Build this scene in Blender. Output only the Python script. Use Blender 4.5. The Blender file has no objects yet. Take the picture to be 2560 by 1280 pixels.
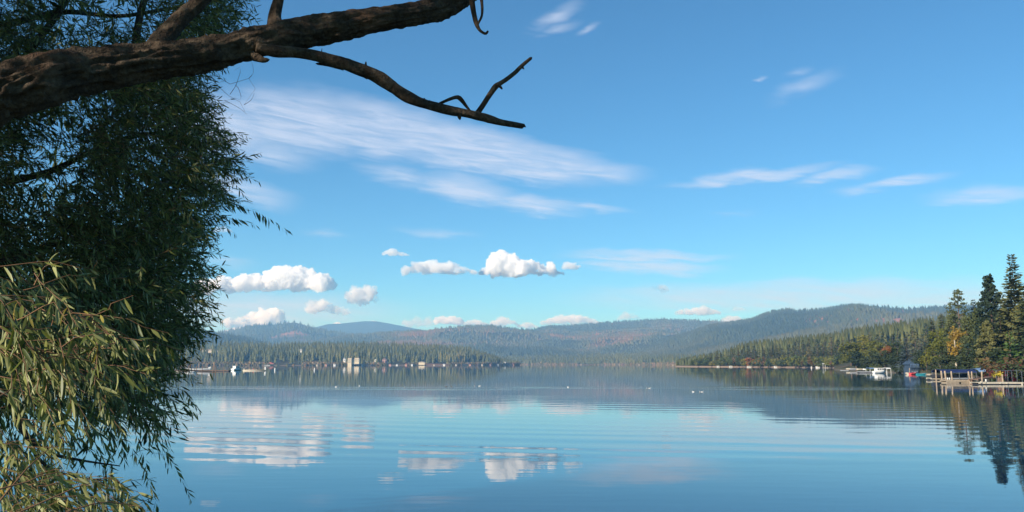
import bpy, bmesh, math, random
import numpy as np
from mathutils import Vector, Matrix, noise as mnoise

R = math.radians
scene = bpy.context.scene
COL = scene.collection

# ------------------------------------------------------------------ camera
F_PX = 2130.0                      # focal length in pixels of the 2560 px wide photograph
CAM_Z = 2.5
PITCH = math.atan(270.0 / F_PX)    # the horizon lies 270 px under the middle of the picture
cam_d = bpy.data.cameras.new('camera')
cam_d.sensor_width = 36.0
cam_d.lens = 36.0 * F_PX / 2560.0
cam_d.clip_start = 0.05
cam_d.clip_end = 90000.0
cam = bpy.data.objects.new('camera', cam_d)
COL.objects.link(cam)
cam.location = (0, 0, CAM_Z)
cam.rotation_euler = (math.pi / 2 + PITCH, 0, 0)
scene.camera = cam

# ------------------------------------------------------------------ sun
SUN_AZ = R(-134.0)                 # clockwise from the view direction: behind the camera on the left
SUN_EL = R(23.0)
SUN_DIR = Vector((math.sin(SUN_AZ) * math.cos(SUN_EL), math.cos(SUN_AZ) * math.cos(SUN_EL), math.sin(SUN_EL)))
sun_d = bpy.data.lights.new('sun', 'SUN')
sun_d.energy = 5.0
sun_d.angle = R(0.53)
sun_d.color = (1.0, 0.92, 0.80)
sun = bpy.data.objects.new('sun', sun_d)
COL.objects.link(sun)
sun.rotation_euler = SUN_DIR.to_track_quat('Z', 'Y').to_euler()

# ------------------------------------------------------------------ exposure and renderer
scene.view_settings.view_transform = 'Standard'
scene.view_settings.look = 'None'
scene.view_settings.gamma = 1.0
scene.view_settings.use_curve_mapping = False
scene.view_settings.exposure = 0.65
scene.render.engine = 'CYCLES'
cy = scene.cycles
cy.use_denoising = True
cy.denoiser = 'OPENIMAGEDENOISE'
cy.denoising_input_passes = 'RGB_ALBEDO_NORMAL'
cy.max_bounces = 40
cy.diffuse_bounces = 3
cy.glossy_bounces = 3
cy.transmission_bounces = 4
cy.volume_bounces = 32
cy.transparent_max_bounces = 24
cy.caustics_reflective = False
cy.caustics_refractive = False
cy.sample_clamp_indirect = 6.0
scene.render.filter_size = 1.3


def ray(px, py):
    """world direction through a pixel of the photograph, scaled to a forward distance of 1 m along Y"""
    xn, yn = (px - 1280.0) / F_PX, (640.0 - py) / F_PX
    c, s = math.cos(PITCH), math.sin(PITCH)
    d = Vector((xn, c - yn * s, s + yn * c))
    return d / d.y


def at(px, py, Y):
    d = ray(px, py) * Y
    return Vector((d.x, d.y, d.z + CAM_Z))


def shore_y(py):
    """distance along Y of the water surface seen in pixel row py"""
    return CAM_Z / -ray(1280, py).z


def on_water(px, py):
    p = at(px, py, shore_y(py))
    return Vector((p.x, p.y, 0.0))


# ------------------------------------------------------------------ a tiny expression builder for shader nodes
class S:
    def __init__(self, nt, sock):
        self.nt, self.s = nt, sock

    def _m(self, op, *others, clamp=False):
        n = self.nt.nodes.new('ShaderNodeMath')
        n.operation = op
        n.use_clamp = clamp
        for i, v in enumerate((self,) + others):
            if isinstance(v, S):
                self.nt.links.new(v.s, n.inputs[i])
            else:
                n.inputs[i].default_value = v
        return S(self.nt, n.outputs[0])

    def __add__(self, o): return self._m('ADD', o)
    __radd__ = __add__
    def __sub__(self, o): return self._m('SUBTRACT', o)
    def __rsub__(self, o): return (self * -1.0) + o
    def __mul__(self, o): return self._m('MULTIPLY', o)
    __rmul__ = __mul__
    def __truediv__(self, o): return self._m('DIVIDE', o)
    def abs(self): return self._m('ABSOLUTE')
    def max(self, o): return self._m('MAXIMUM', o)
    def min(self, o): return self._m('MINIMUM', o)
    def pow(self, o): return self._m('POWER', o)
    def sin(self): return self._m('SINE')
    def sqrt(self): return self._m('SQRT')
    def clamp(self): return self._m('ADD', 0.0, clamp=True)

    def smooth(self, a, b, lo=0.0, hi=1.0):
        n = self.nt.nodes.new('ShaderNodeMapRange')
        n.interpolation_type = 'SMOOTHSTEP'
        self.nt.links.new(self.s, n.inputs[0])
        n.inputs[1].default_value, n.inputs[2].default_value = a, b
        n.inputs[3].default_value, n.inputs[4].default_value = lo, hi
        return S(self.nt, n.outputs[0])


def combine(nt, x, y, z=0.0):
    n = nt.nodes.new('ShaderNodeCombineXYZ')
    for i, v in enumerate((x, y, z)):
        if isinstance(v, S):
            nt.links.new(v.s, n.inputs[i])
        else:
            n.inputs[i].default_value = v
    return S(nt, n.outputs[0])


def separate(nt, v):
    n = nt.nodes.new('ShaderNodeSeparateXYZ')
    nt.links.new(v.s if isinstance(v, S) else v, n.inputs[0])
    return [S(nt, o) for o in n.outputs]


def noise(nt, vec, scale, detail=3.0, rough=0.55, distort=0.0):
    n = nt.nodes.new('ShaderNodeTexNoise')
    n.inputs['Scale'].default_value = scale
    n.inputs['Detail'].default_value = detail
    n.inputs['Roughness'].default_value = rough
    n.inputs['Distortion'].default_value = distort
    if vec is not None:
        nt.links.new(vec.s if isinstance(vec, S) else vec, n.inputs['Vector'])
    return S(nt, n.outputs['Fac'])


def mix_col(nt, fac, a, b, mode='MIX'):
    n = nt.nodes.new('ShaderNodeMix')
    n.data_type = 'RGBA'
    n.blend_type = mode
    for sock, v in ((n.inputs[0], fac), (n.inputs[6], a), (n.inputs[7], b)):
        if isinstance(v, S):
            nt.links.new(v.s, sock)
        elif isinstance(v, (tuple, list)):
            sock.default_value = (*v, 1.0)[:4]
        else:
            sock.default_value = v
    return S(nt, n.outputs[2])


# ------------------------------------------------------------------ sky
world = bpy.data.worlds.new('World')
scene.world = world
world.use_nodes = True
wt = world.node_tree
bg = wt.nodes['Background']
world.cycles.sampling_method = 'MANUAL'
world.cycles.sample_map_resolution = 512
sky = wt.nodes.new('ShaderNodeTexSky')
sky.sky_type = 'NISHITA'
sky.sun_disc = False
sky.sun_elevation = SUN_EL
sky.sun_rotation = SUN_AZ
sky.altitude = 2500.0
sky.air_density = 1.0
sky.dust_density = 0.0
sky.ozone_density = 3.0
bg.inputs['Strength'].default_value = 0.075
tc = wt.nodes.new('ShaderNodeTexCoord')
dx, dy, dz = separate(wt, tc.outputs['Generated'])
az = dx._m('ARCTAN2', dy) * (180 / math.pi)
el = dz._m('ARCSINE') * (180 / math.pi)


def azel(px, py):
    d = ray(px, py).normalized()
    return math.degrees(math.atan2(d.x, d.y)), math.degrees(math.asin(d.z))


def tilted(deg, sx, sy, seed, skew=0.0):
    c, q = math.cos(R(deg)), math.sin(R(deg))
    u, v = az * c + el * q, el * c - az * q
    return combine(wt, u * sx + v * skew, v * sy, seed)


feather = noise(wt, tilted(-5, 0.26, 2.1, 1.3, 0.75), 1.0, 6.0, 0.66, 0.7)
wander = noise(wt, combine(wt, az * 0.30, el * 0.9, 4.0), 1.0, 2.0)
warped = combine(wt, az + (feather - 0.5) * 2.2, el + (wander - 0.5) * 1.1 + (feather - 0.5) * 0.8)


def streak(px, py, hl, hw, tilt, amount):
    """one soft lens of high thin cloud, given by its middle, half length, half width (photo pixels) and tilt"""
    m = wt.nodes.new('ShaderNodeMapping')
    m.vector_type = 'TEXTURE'
    k = 180 / math.pi / F_PX
    m.inputs['Location'].default_value = (*azel(px, py), 0)
    m.inputs['Rotation'].default_value = (0, 0, R(tilt))
    m.inputs['Scale'].default_value = (hl * k, hw * k, 1)
    wt.links.new(warped.s, m.inputs['Vector'])
    g = wt.nodes.new('ShaderNodeTexGradient')
    g.gradient_type = 'SPHERICAL'
    wt.links.new(m.outputs[0], g.inputs[0])
    return S(wt, g.outputs['Fac']) * amount


cl = [
    streak(560, 315, 260, 120, 2, 1.0), streak(760, 305, 260, 105, -4, 1.35), streak(960, 325, 280, 92, -8, 1.45),
    streak(1160, 368, 290, 82, -10, 1.5), streak(1330, 405, 280, 66, -8, 1.35), streak(1480, 428, 180, 38, -6, 1.0),
    streak(680, 385, 160, 50, -4, 0.8), streak(1000, 440, 150, 36, -9, 0.8), streak(1160, 472, 190, 46, -10, 1.15),
    streak(1330, 508, 190, 32, -7, 1.05), streak(1470, 521, 150, 18, -3, 0.8), streak(600, 472, 170, 46, -10, 1.0),
    streak(1880, 440, 250, 22, 3, 1.2), streak(2085, 441, 120, 18, 5, 1.05), streak(2230, 460, 160, 19, 4, 1.05),
    streak(2470, 487, 160, 30, 0, 1.0), streak(1392, 42, 95, 26, 22, 0.75), streak(1400, 70, 80, 18, 16, 0.55),
    streak(1472, 70, 42, 12, 24, 0.65), streak(2012, 215, 110, 30, 16, 0.62), streak(1994, 180, 50, 18, 10, 0.5),
    streak(1902, 197, 22, 12, 10, 0.6), streak(1620, 639, 250, 17, -3, 1.2), streak(1620, 668, 220, 25, -4, 1.25),
    streak(1100, 584, 140, 18, -3, 0.6), streak(815, 582, 80, 13, -3, 0.5), streak(1950, 738, 620, 48, 0, 1.25),
    streak(2400, 752, 440, 42, 1, 1.15), streak(640, 776, 440, 66, 0, 1.2), streak(570, 657, 90, 22, -2, 0.55),
    streak(1835, 533, 90, 10, 0, 0.35),
]
mask = cl[0]
for c in cl[1:]:
    mask = mask.max(c)
mask = mask.smooth(0.0, 0.95) * feather.smooth(0.28, 0.70, 0.32, 0.72)
# the same kind of thin cloud goes on round the rest of the sky, outside the part in view
vz = combine(wt, dx / (dz.max(0.0) + 0.12), dy / (dz.max(0.0) + 0.12), 3.3)
rest = noise(wt, vz, 0.55, 3.0, 0.6, 0.4).smooth(0.56, 0.80) * 0.45
outside = (az.abs().smooth(36.0, 50.0)).max(el.smooth(27.0, 38.0)) * dz.smooth(0.02, 0.12)
mask = mask.max(rest * outside)
# white balance of the photograph: a cool, clean autumn sky
blue = mix_col(wt, 1.0, S(wt, sky.outputs[0]), (0.61, 1.17, 1.33), 'MULTIPLY')
skyc = mix_col(wt, mask, blue, (6.3, 7.0, 8.6))
wt.links.new(skyc.s, bg.inputs['Color'])

# ------------------------------------------------------------------ helpers
rng = np.random.default_rng(11)
random.seed(5)


def tag(o, label=None, cat=None, group=None, kind=None):
    for k, v in (('label', label), ('category', cat), ('group', group), ('kind', kind)):
        if v:
            o[k] = v
    return o


def link(name, me, mat=None, parent=None):
    o = bpy.data.objects.new(name, me)
    COL.objects.link(o)
    if mat is not None and me is not None and not me.materials:
        for m in (mat if isinstance(mat, (list, tuple)) else [mat]):
            me.materials.append(m)
    if parent is not None:
        o.parent = parent
    return o


def empty(name, loc=(0, 0, 0), rz=0.0, sc=1.0):
    o = bpy.data.objects.new(name, None)
    o.empty_display_size = 0.2
    COL.objects.link(o)
    o.location = loc
    o.rotation_euler = (0, 0, rz)
    o.scale = (sc, sc, sc)
    return o


def poly_mesh(name, verts, faces, smooth=False, tint=None):
    """mesh from arrays; faces is an (n, k) integer array (k = 3 or 4) or a list of such arrays"""
    verts = np.asarray(verts, dtype=np.float32).reshape(-1, 3)
    groups = faces if isinstance(faces, list) else [faces]
    groups = [np.asarray(g, dtype=np.int32) for g in groups if len(g)]
    loops = np.concatenate([g.ravel() for g in groups])
    counts = np.concatenate([np.full(len(g), g.shape[1], np.int32) for g in groups])
    starts = np.concatenate(([0], np.cumsum(counts)[:-1])).astype(np.int32)
    me = bpy.data.meshes.new(name)
    me.vertices.add(len(verts))
    me.vertices.foreach_set('co', verts.ravel())
    me.loops.add(len(loops))
    me.loops.foreach_set('vertex_index', loops)
    me.polygons.add(len(counts))
    me.polygons.foreach_set('loop_start', starts)
    me.polygons.foreach_set('loop_total', counts)
    if smooth:
        me.polygons.foreach_set('use_smooth', np.ones(len(counts), bool))
    if tint is not None:
        a = me.attributes.new('tint', 'FLOAT', 'POINT')
        a.data.foreach_set('value', np.asarray(tint, np.float32))
    me.update(calc_edges=True)
    return me


class MB:
    """collects boxes, tubes and prisms into one mesh"""

    def __init__(self):
        self.v, self.f = [], []

    def add(self, vs, fs):
        n = len(self.v)
        self.v += [tuple(v) for v in vs]
        self.f += [tuple(i + n for i in f) for f in fs]
        return self

    def box(self, c, s, rz=0.0, M=None):
        hx, hy, hz = s[0] / 2, s[1] / 2, s[2] / 2
        vs = [Vector((x, y, z)) for x in (-hx, hx) for y in (-hy, hy) for z in (-hz, hz)]
        m = M if M is not None else Matrix.Rotation(rz, 3, 'Z')
        vs = [m @ v + Vector(c) for v in vs]
        return self.add(vs, [(0, 1, 3, 2), (4, 6, 7, 5), (0, 4, 5, 1), (2, 3, 7, 6), (0, 2, 6, 4), (1, 5, 7, 3)])

    def tube(self, pts, radii, n=8, caps=True):
        pts = [Vector(p) for p in pts]
        if not hasattr(radii, '__len__'):
            radii = [radii] * len(pts)
        rings = []
        ref = Vector((0.13, 0.21, 1.0)).normalized()
        for i, p in enumerate(pts):
            t = (pts[min(i + 1, len(pts) - 1)] - pts[max(i - 1, 0)]).normalized()
            if abs(t.dot(ref)) > 0.97:
                a = t.cross(Vector((1, 0, 0))).normalized()
            else:
                a = t.cross(ref).normalized()
            b = t.cross(a)
            rings.append([p + (a * math.cos(k * 2 * math.pi / n) + b * math.sin(k * 2 * math.pi / n)) * radii[i] for k in range(n)])
        vs = [v for r in rings for v in r]
        fs = []
        for i in range(len(pts) - 1):
            for k in range(n):
                k2 = (k + 1) % n
                fs.append((i * n + k, i * n + k2, (i + 1) * n + k2, (i + 1) * n + k))
        if caps:
            fs.append(tuple(reversed(range(n))))
            fs.append(tuple((len(pts) - 1) * n + k for k in range(n)))
        return self.add(vs, fs)

    def prism(self, outline, axis_a, axis_b, axis_n, origin, depth):
        """extrude a 2-D outline (a, b) along axis_n by depth"""
        o, A, B, N = Vector(origin), Vector(axis_a), Vector(axis_b), Vector(axis_n)
        n = len(outline)
        vs = [o + A * a + B * b for a, b in outline] + [o + A * a + B * b + N * depth for a, b in outline]
        fs = [tuple(reversed(range(n))), tuple(range(n, 2 * n))]
        fs += [(i, (i + 1) % n, n + (i + 1) % n, n + i) for i in range(n)]
        return self.add(vs, fs)

    def build(self, name, mat, parent=None, smooth=False, bevel=0.0):
        me = bpy.data.meshes.new(name)
        me.from_pydata([tuple(v) for v in self.v], [], self.f)
        bm = bmesh.new()
        bm.from_mesh(me)
        bmesh.ops.recalc_face_normals(bm, faces=bm.faces)
        if bevel:
            bmesh.ops.bevel(bm, geom=[e for e in bm.edges], offset=bevel, segments=1, affect='EDGES', clamp_overlap=True)
        bm.to_mesh(me)
        bm.free()
        if smooth:
            me.polygons.foreach_set('use_smooth', [True] * len(me.polygons))
        me.update()
        return link(name, me, mat, parent)


def _hash(ix, iy, seed):
    h = (ix.astype(np.int64) * 374761393 + iy.astype(np.int64) * 668265263 + seed * 1274126177) & 0x7fffffff
    h = ((h ^ (h >> 13)) * 1274126177) & 0x7fffffff
    return ((h ^ (h >> 16)) & 0xffff) / 65535.0


def vnoise(x, y, seed=0):
    x, y = np.asarray(x, float), np.asarray(y, float)
    ix, iy = np.floor(x), np.floor(y)
    fx, fy = x - ix, y - iy
    fx, fy = fx * fx * (3 - 2 * fx), fy * fy * (3 - 2 * fy)
    a, b = _hash(ix, iy, seed), _hash(ix + 1, iy, seed)
    c, d = _hash(ix, iy + 1, seed), _hash(ix + 1, iy + 1, seed)
    return (a * (1 - fx) + b * fx) * (1 - fy) + (c * (1 - fx) + d * fx) * fy


def fbm(x, y, seed=0, octaves=5, gain=0.5):
    t, amp, s = 0.0, 1.0, 0.0
    x, y = np.asarray(x, float), np.asarray(y, float)
    for o in range(octaves):
        t = t + amp * vnoise(x * 2 ** o, y * 2 ** o, seed + o * 17)
        s += amp
        amp *= gain
    return t / s


# ------------------------------------------------------------------ materials
def material(name):
    m = bpy.data.materials.new(name)
    m.use_nodes = True
    nt = m.node_tree
    return m, nt, nt.nodes['Principled BSDF']


def set_col(nt, sock, v):
    if isinstance(v, S):
        nt.links.new(v.s, sock)
    else:
        sock.default_value = (*v, 1.0)[:4]


def ramp(nt, fac, stops):
    n = nt.nodes.new('ShaderNodeValToRGB')
    e = n.color_ramp.elements
    while len(e) < len(stops):
        e.new(0.5)
    for i, (p, c) in enumerate(stops):
        e[i].position = p
        e[i].color = (*c, 1.0)
    nt.links.new(fac.s, n.inputs[0])
    return S(nt, n.outputs[0])


def pos(nt):
    return S(nt, nt.nodes.new('ShaderNodeNewGeometry').outputs['Position'])


def objco(nt):
    return S(nt, nt.nodes.new('ShaderNodeTexCoord').outputs['Object'])


def bump(nt, bsdf, height, distance=1.0, strength=1.0):
    b = nt.nodes.new('ShaderNodeBump')
    b.inputs['Strength'].default_value = strength
    b.inputs['Distance'].default_value = distance
    nt.links.new(height.s, b.inputs['Height'])
    nt.links.new(b.outputs[0], bsdf.inputs['Normal'])


def plain(name, col, rough=0.6, var=0.12, scale=6.0, metal=0.0, spec=0.3):
    """paint, wood, metal ... with uneven tone"""
    m, nt, b = material(name)
    n = noise(nt, objco(nt), scale, 4.0, 0.6)
    c = mix_col(nt, n.smooth(0.25, 0.75), tuple(x * (1 - var) for x in col), tuple(min(1, x * (1 + var)) for x in col))
    set_col(nt, b.inputs['Base Color'], c)
    b.inputs['Roughness'].default_value = rough
    b.inputs['Metallic'].default_value = metal
    b.inputs['Specular IOR Level'].default_value = spec
    return m


def foliage(name, stops, per_object=False, translucent=0.25, spec=0.15):
    """leaves: the tone runs through STOPS by tree (object random) or by the tint attribute"""
    m, nt, b = material(name)
    if per_object:
        r = S(nt, nt.nodes.new('ShaderNodeObjectInfo').outputs['Random'])
        a = nt.nodes.new('ShaderNodeAttribute')
        a.attribute_name = 'tint'
        fac = r * 0.75 + S(nt, a.outputs['Fac']) * 0.25
    else:
        a = nt.nodes.new('ShaderNodeAttribute')
        a.attribute_name = 'tint'
        fac = S(nt, a.outputs['Fac'])
    c = ramp(nt, fac, stops)
    set_col(nt, b.inputs['Base Color'], c)
    b.inputs['Roughness'].default_value = 0.75
    b.inputs['Specular IOR Level'].default_value = spec
    if translucent:
        t = nt.nodes.new('ShaderNodeBsdfTranslucent')
        nt.links.new(c.s, t.inputs['Color'])
        mx = nt.nodes.new('ShaderNodeMixShader')
        mx.inputs[0].default_value = translucent
        nt.links.new(b.outputs[0], mx.inputs[1])
        nt.links.new(t.outputs[0], mx.inputs[2])
        nt.links.new(mx.outputs[0], nt.nodes['Material Output'].inputs['Surface'])
    return m


# ------------------------------------------------------------------ water
def water_material():
    m, nt, b = material('lake_water')
    x, y, z = separate(nt, pos(nt))
    b.inputs['Base Color'].default_value = (0.010, 0.075, 0.135, 1)
    b.inputs['IOR'].default_value = 1.333
    b.inputs['Specular IOR Level'].default_value = 0.5
    b.inputs['Roughness'].default_value = 0.02
    # wind lanes: long patches where the surface is ruffled
    lane = noise(nt, combine(nt, x * 0.0016, y * 0.012, 2.0), 1.0, 3.0, 0.55)
    lane2 = noise(nt, combine(nt, x * 0.012, y * 0.05, 6.0), 1.0, 2.0, 0.55)
    ruffle = lane.smooth(0.56, 0.70) + lane2.smooth(0.52, 0.75) * 0.35
    cat = noise(nt, combine(nt, x * 0.05, y * 0.3, 11.0), 1.0, 3.0).smooth(0.44, 0.60)
    ruffle = ruffle + y.smooth(80.0, 86.0) * y.smooth(101.0, 93.0) * cat * 1.4
    # long-crested wavelets rolling in from a distant wake, fine ripples on top
    u = x * 0.10 + y
    far_n = noise(nt, combine(nt, x * 0.05, y * 0.16, 1.0), 1.0, 2.0)
    dx_, dy_ = x - 55.0, y - 150.0
    ring = (dx_ * dx_ * 0.55 + dy_ * dy_).sqrt()
    wake = ((ring * 2.75) + far_n * 7.0).sin() * 0.0024
    wake_on = noise(nt, combine(nt, x * 0.018, y * 0.03, 9.0), 1.0, 2.0).smooth(0.38, 0.58) * y.smooth(19.0, 27.0) * y.smooth(66.0, 44.0)
    swell = noise(nt, combine(nt, x * 0.15 + y * 0.05, y * 0.40, 3.0), 1.0, 3.0, 0.5) * 0.0058
    fine = noise(nt, combine(nt, x * 0.7, y * 2.6, 5.0), 1.0, 2.0, 0.5) * 0.0011
    rough = noise(nt, combine(nt, x * 1.6, y * 3.4, 8.0), 1.0, 2.0, 0.6) * 0.008
    h = wake * wake_on + swell + fine + rough * ruffle
    bump(nt, b, h, 1.0)
    return m


M_WATER = water_material()
wv = [(-9000, -40, 0), (9000, -40, 0), (9000, 12500, 0), (-9000, 12500, 0)]
water = link('water', poly_mesh('water', wv, np.array([[0, 1, 2, 3]])), M_WATER)
tag(water, kind='structure')


# ------------------------------------------------------------------ hills
def hill_material(name, low, mid, bare, scale, shore=(0.22, 0.165, 0.125), s0=1.0, s1=0.5):
    m, nt, b = material(name)
    p = pos(nt)
    x, y, z = separate(nt, p)
    n = noise(nt, p, scale, 5.0, 0.6)
    n2 = noise(nt, p, scale * 0.22, 3.0, 0.55)
    c = mix_col(nt, n.smooth(0.3, 0.7), low, mid)
    c = mix_col(nt, n2.smooth(0.56, 0.66), c, bare)
    c = mix_col(nt, z.smooth(s0, s1), c, shore)
    set_col(nt, b.inputs['Base Color'], c)
    b.inputs['Roughness'].default_value = 0.95
    b.inputs['Specular IOR Level'].default_value = 0.1
    return m


M_HILL = hill_material('forest_floor', (0.050, 0.055, 0.030), (0.085, 0.078, 0.042), (0.26, 0.15, 0.09), 0.02)
M_MOUNT = hill_material('mountain_slope', (0.040, 0.050, 0.032), (0.060, 0.068, 0.040), (0.34, 0.16, 0.11), 0.006)
M_FAR = hill_material('far_mountain_slope', (0.014, 0.022, 0.020), (0.026, 0.036, 0.028), (0.05, 0.05, 0.04), 0.004)


def interp(pts, x):
    a = np.array(pts, float)
    return np.interp(x, a[:, 0], a[:, 1])


class Hill:
    def __init__(self, name, mat, top, ridge_y, foot, nu, nv, relief, seed, tree_top=0.0, power=1.0, back=1.5, rel_scale=0.004, bank=2.6):
        px = np.linspace(top[0][0], top[-1][0], nu)
        py = interp(top, px)
        ry = interp(ridge_y, px) if isinstance(ridge_y, list) else np.full(nu, float(ridge_y))
        fy = interp(foot, px) if isinstance(foot, list) else np.full(nu, float(foot))
        ridge = np.array([at(a, b, c) for a, b, c in zip(px, py, ry)])
        ridge[:, 2] = np.maximum(ridge[:, 2] - tree_top, 1.0)
        footp = np.array([tuple(ray(a, 910) * c) for a, c in zip(px, fy)])
        vs = np.concatenate((np.linspace(0, 1, nv), 1 + np.linspace(0, 1, nv // 3)[1:] * (back - 1)))
        P = np.zeros((len(vs), nu, 3))
        for i, v in enumerate(vs):
            P[i, :, :2] = footp[:, :2] * (1 - v) + ridge[:, :2] * v
            if v <= 1:
                z = ridge[:, 2] * (v ** power)
                n = fbm(P[i, :, 0] * rel_scale, P[i, :, 1] * rel_scale, seed) - 0.62
                z = z + n * relief * ridge[:, 2] * 4 * v * (1 - v) ** 0.8
                z = np.maximum(z, bank * min(1.0, v * 30))
            else:
                z = ridge[:, 2] * (1 - ((v - 1) / (back - 1)) * 0.75)
            P[i, :, 2] = z
        P[0, :, 2] = -3.0
        self.P, self.vs, self.nv = P, vs, nv
        idx = np.arange(len(vs) * nu).reshape(len(vs), nu)
        q = np.stack((idx[:-1, :-1], idx[:-1, 1:], idx[1:, 1:], idx[1:, :-1]), -1).reshape(-1, 4)
        self.ob = link(name, poly_mesh(name, P.reshape(-1, 3), q, smooth=True), mat)
        tag(self.ob, kind='structure')

    def scatter(self, n, r, vmin=0.03, vmax=1.04, bias=1.0):
        """n points on the front of the hill"""
        P, nu = self.P, self.P.shape[1]
        cw = np.linalg.norm(P[self.nv // 2, 1:, :2] - P[self.nv // 2, :-1, :2], axis=1)
        cu = np.concatenate(([0], np.cumsum(cw)))
        u = np.interp(r.random(n) * cu[-1], cu, np.arange(nu))
        v = vmin + (vmax - vmin) * r.random(n) ** bias
        return self.point(u, v), u / (nu - 1), v

    def point(self, u, v):
        vi = np.interp(v, self.vs, np.arange(len(self.vs)))
        P = self.P
        i0 = np.clip(np.floor(vi).astype(int), 0, P.shape[0] - 2)
        j0 = np.clip(np.floor(u).astype(int), 0, P.shape[1] - 2)
        fi, fj = (vi - i0)[:, None], (u - j0)[:, None]
        return (P[i0, j0] * (1 - fi) * (1 - fj) + P[i0 + 1, j0] * fi * (1 - fj) + P[i0, j0 + 1] * (1 - fi) * fj + P[i0 + 1, j0 + 1] * fi * fj)


def cone_forest(name, p, h, rad, mat, tiers=1, sides=5, tint=None, r=rng, label=None):
    """many small conifers as one mesh: stacked ragged cones"""
    n = len(p)
    V, Fc, T = [], [], []
    base = 0
    if tint is None:
        tint = r.random(n)
    for t in range(tiers):
        z0 = (0.06 + 0.66 * t / tiers)
        z1 = 1.0 if t == tiers - 1 else min(1.0, z0 + 1.25 / tiers)
        rr = rad * (1.0 - 0.72 * t / max(1, tiers))
        ang = r.random((n, 1)) * 6.28 + np.arange(sides)[None] * 2 * np.pi / sides
        jit = 0.72 + 0.56 * r.random((n, sides))
        zj = (r.random((n, sides)) - 0.5) * 0.10
        ring = np.stack((p[:, 0:1] + np.cos(ang) * rr[:, None] * jit, p[:, 1:2] + np.sin(ang) * rr[:, None] * jit,
                         p[:, 2:3] + (z0 + zj) * h[:, None]), -1)
        apex = np.stack((p[:, 0] + (r.random(n) - .5) * 0.1 * rad, p[:, 1], p[:, 2] + z1 * h), -1)[:, None]
        V.append(np.concatenate((ring, apex), 1).reshape(-1, 3))
        k = np.arange(sides)
        f = np.stack((k, (k + 1) % sides, np.full(sides, sides)), -1)
        Fc.append((np.arange(n)[:, None, None] * (sides + 1) + f[None] + base).reshape(-1, 3))
        T.append(np.repeat(tint, sides + 1))
        base += n * (sides + 1)
    me = poly_mesh(name, np.concatenate(V), np.concatenate(Fc), tint=np.concatenate(T))
    o = link(name, me, mat)
    return tag(o, label=label, cat='forest', kind='stuff')


CONIFER = [(0.0, (0.032, 0.048, 0.022)), (0.4, (0.075, 0.088, 0.032)), (0.75, (0.125, 0.125, 0.042)), (1.0, (0.19, 0.145, 0.05))]
M_CONIFER_MASS = foliage('conifer_needles', CONIFER, translucent=0.0)
M_FAR_TREES = foliage('mountain_conifers', [(0.0, (0.040, 0.056, 0.032)), (0.5, (0.075, 0.090, 0.045)), (0.85, (0.12, 0.118, 0.055)), (1.0, (0.20, 0.12, 0.06))], translucent=0.0)

# far blue mountain, the two ridges left and middle, the long ridges on the right
far_mountain = Hill('far_mountain', M_FAR, [(640, 845), (740, 832), (790, 818), (820, 810), (850, 809), (880, 806), (910, 803), (940, 803), (970, 808), (1005, 815),
                    (1040, 822), (1080, 830), (1180, 850)], 8600, 6200, 120, 40, 0.22, 3, rel_scale=0.0012)
left_ridge = Hill('left_ridge', M_MOUNT, [(200, 850), (430, 846), (520, 838), (570, 829), (610, 820), (640, 815), (680, 812), (712, 809), (735, 806), (757, 811), (790, 822),
                  (850, 832), (920, 841), (1010, 852), (1100, 866)], 5600, 3300, 150, 50, 0.50, 8, rel_scale=0.0018)
left_spur = Hill('left_spur', M_MOUNT, [(200, 800), (380, 818), (470, 824), (520, 828), (560, 833), (610, 844), (660, 856), (720, 872)], 3300, 2300, 80, 36, 0.2, 21, tree_top=6, rel_scale=0.003)
middle_ridge = Hill('middle_ridge', M_MOUNT, [(700, 866), (800, 850), (880, 838), (960, 831), (1040, 826), (1070, 825), (1100, 819), (1150, 816), (1180, 815), (1210, 812), (1240, 814),
                    (1270, 819), (1320, 825), (1400, 838), (1500, 856), (1600, 880)], 4400, 2750, 170, 56, 0.55, 31, tree_top=5, rel_scale=0.0022)
long_ridge = Hill('long_ridge', M_MOUNT, [(1180, 862), (1250, 842), (1300, 829), (1330, 823), (1370, 815), (1450, 811), (1540, 804), (1600, 801), (1630, 798), (1655, 795), (1680, 798),
                  (1720, 801), (1770, 800), (1800, 802), (1830, 807), (1900, 822), (2000, 845)], 5300, 2650, 180, 60, 0.60, 44, tree_top=5, rel_scale=0.0018)
right_mountain = Hill('right_mountain', M_MOUNT, [(1480, 904), (1560, 890), (1620, 866), (1660, 850), (1710, 838), (1770, 818), (1830, 808), (1880, 799), (1905, 789), (1930, 780), (1965, 775),
                      (2000, 778), (2050, 775), (2090, 769), (2120, 762), (2150, 761), (2200, 766), (2260, 772), (2320, 769), (2380, 766), (2480, 768), (2700, 776)],
                      3600, [(1480, 2500), (1700, 2350), (2000, 1700), (2700, 1500)], 200, 64, 0.50, 57, tree_top=4, rel_scale=0.0026)


def mountain_trees(name, hill, n, h0, seed, label, thin=0.57, warm=1.0):
    r = np.random.default_rng(seed)
    p, u, v = hill.scatter(n, r, 0.02, 1.01)
    keep = (fbm(p[:, 0] * 0.004, p[:, 1] * 0.004, seed) < thin) | (r.random(len(p)) < 0.20)
    p = p[keep]
    h = h0 * (0.55 + 0.75 * r.random(len(p)))
    t = np.clip(0.45 + 2.4 * (fbm(p[:, 0] * 0.0022, p[:, 1] * 0.0022, seed + 5, 4) - 0.5) + (r.random(len(p)) - .5) * 0.35, 0, warm)
    p[:, 2] -= 1.0
    return cone_forest(name, p, h, h * 0.23, M_FAR_TREES, 1, 5, t, r, label)


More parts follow.
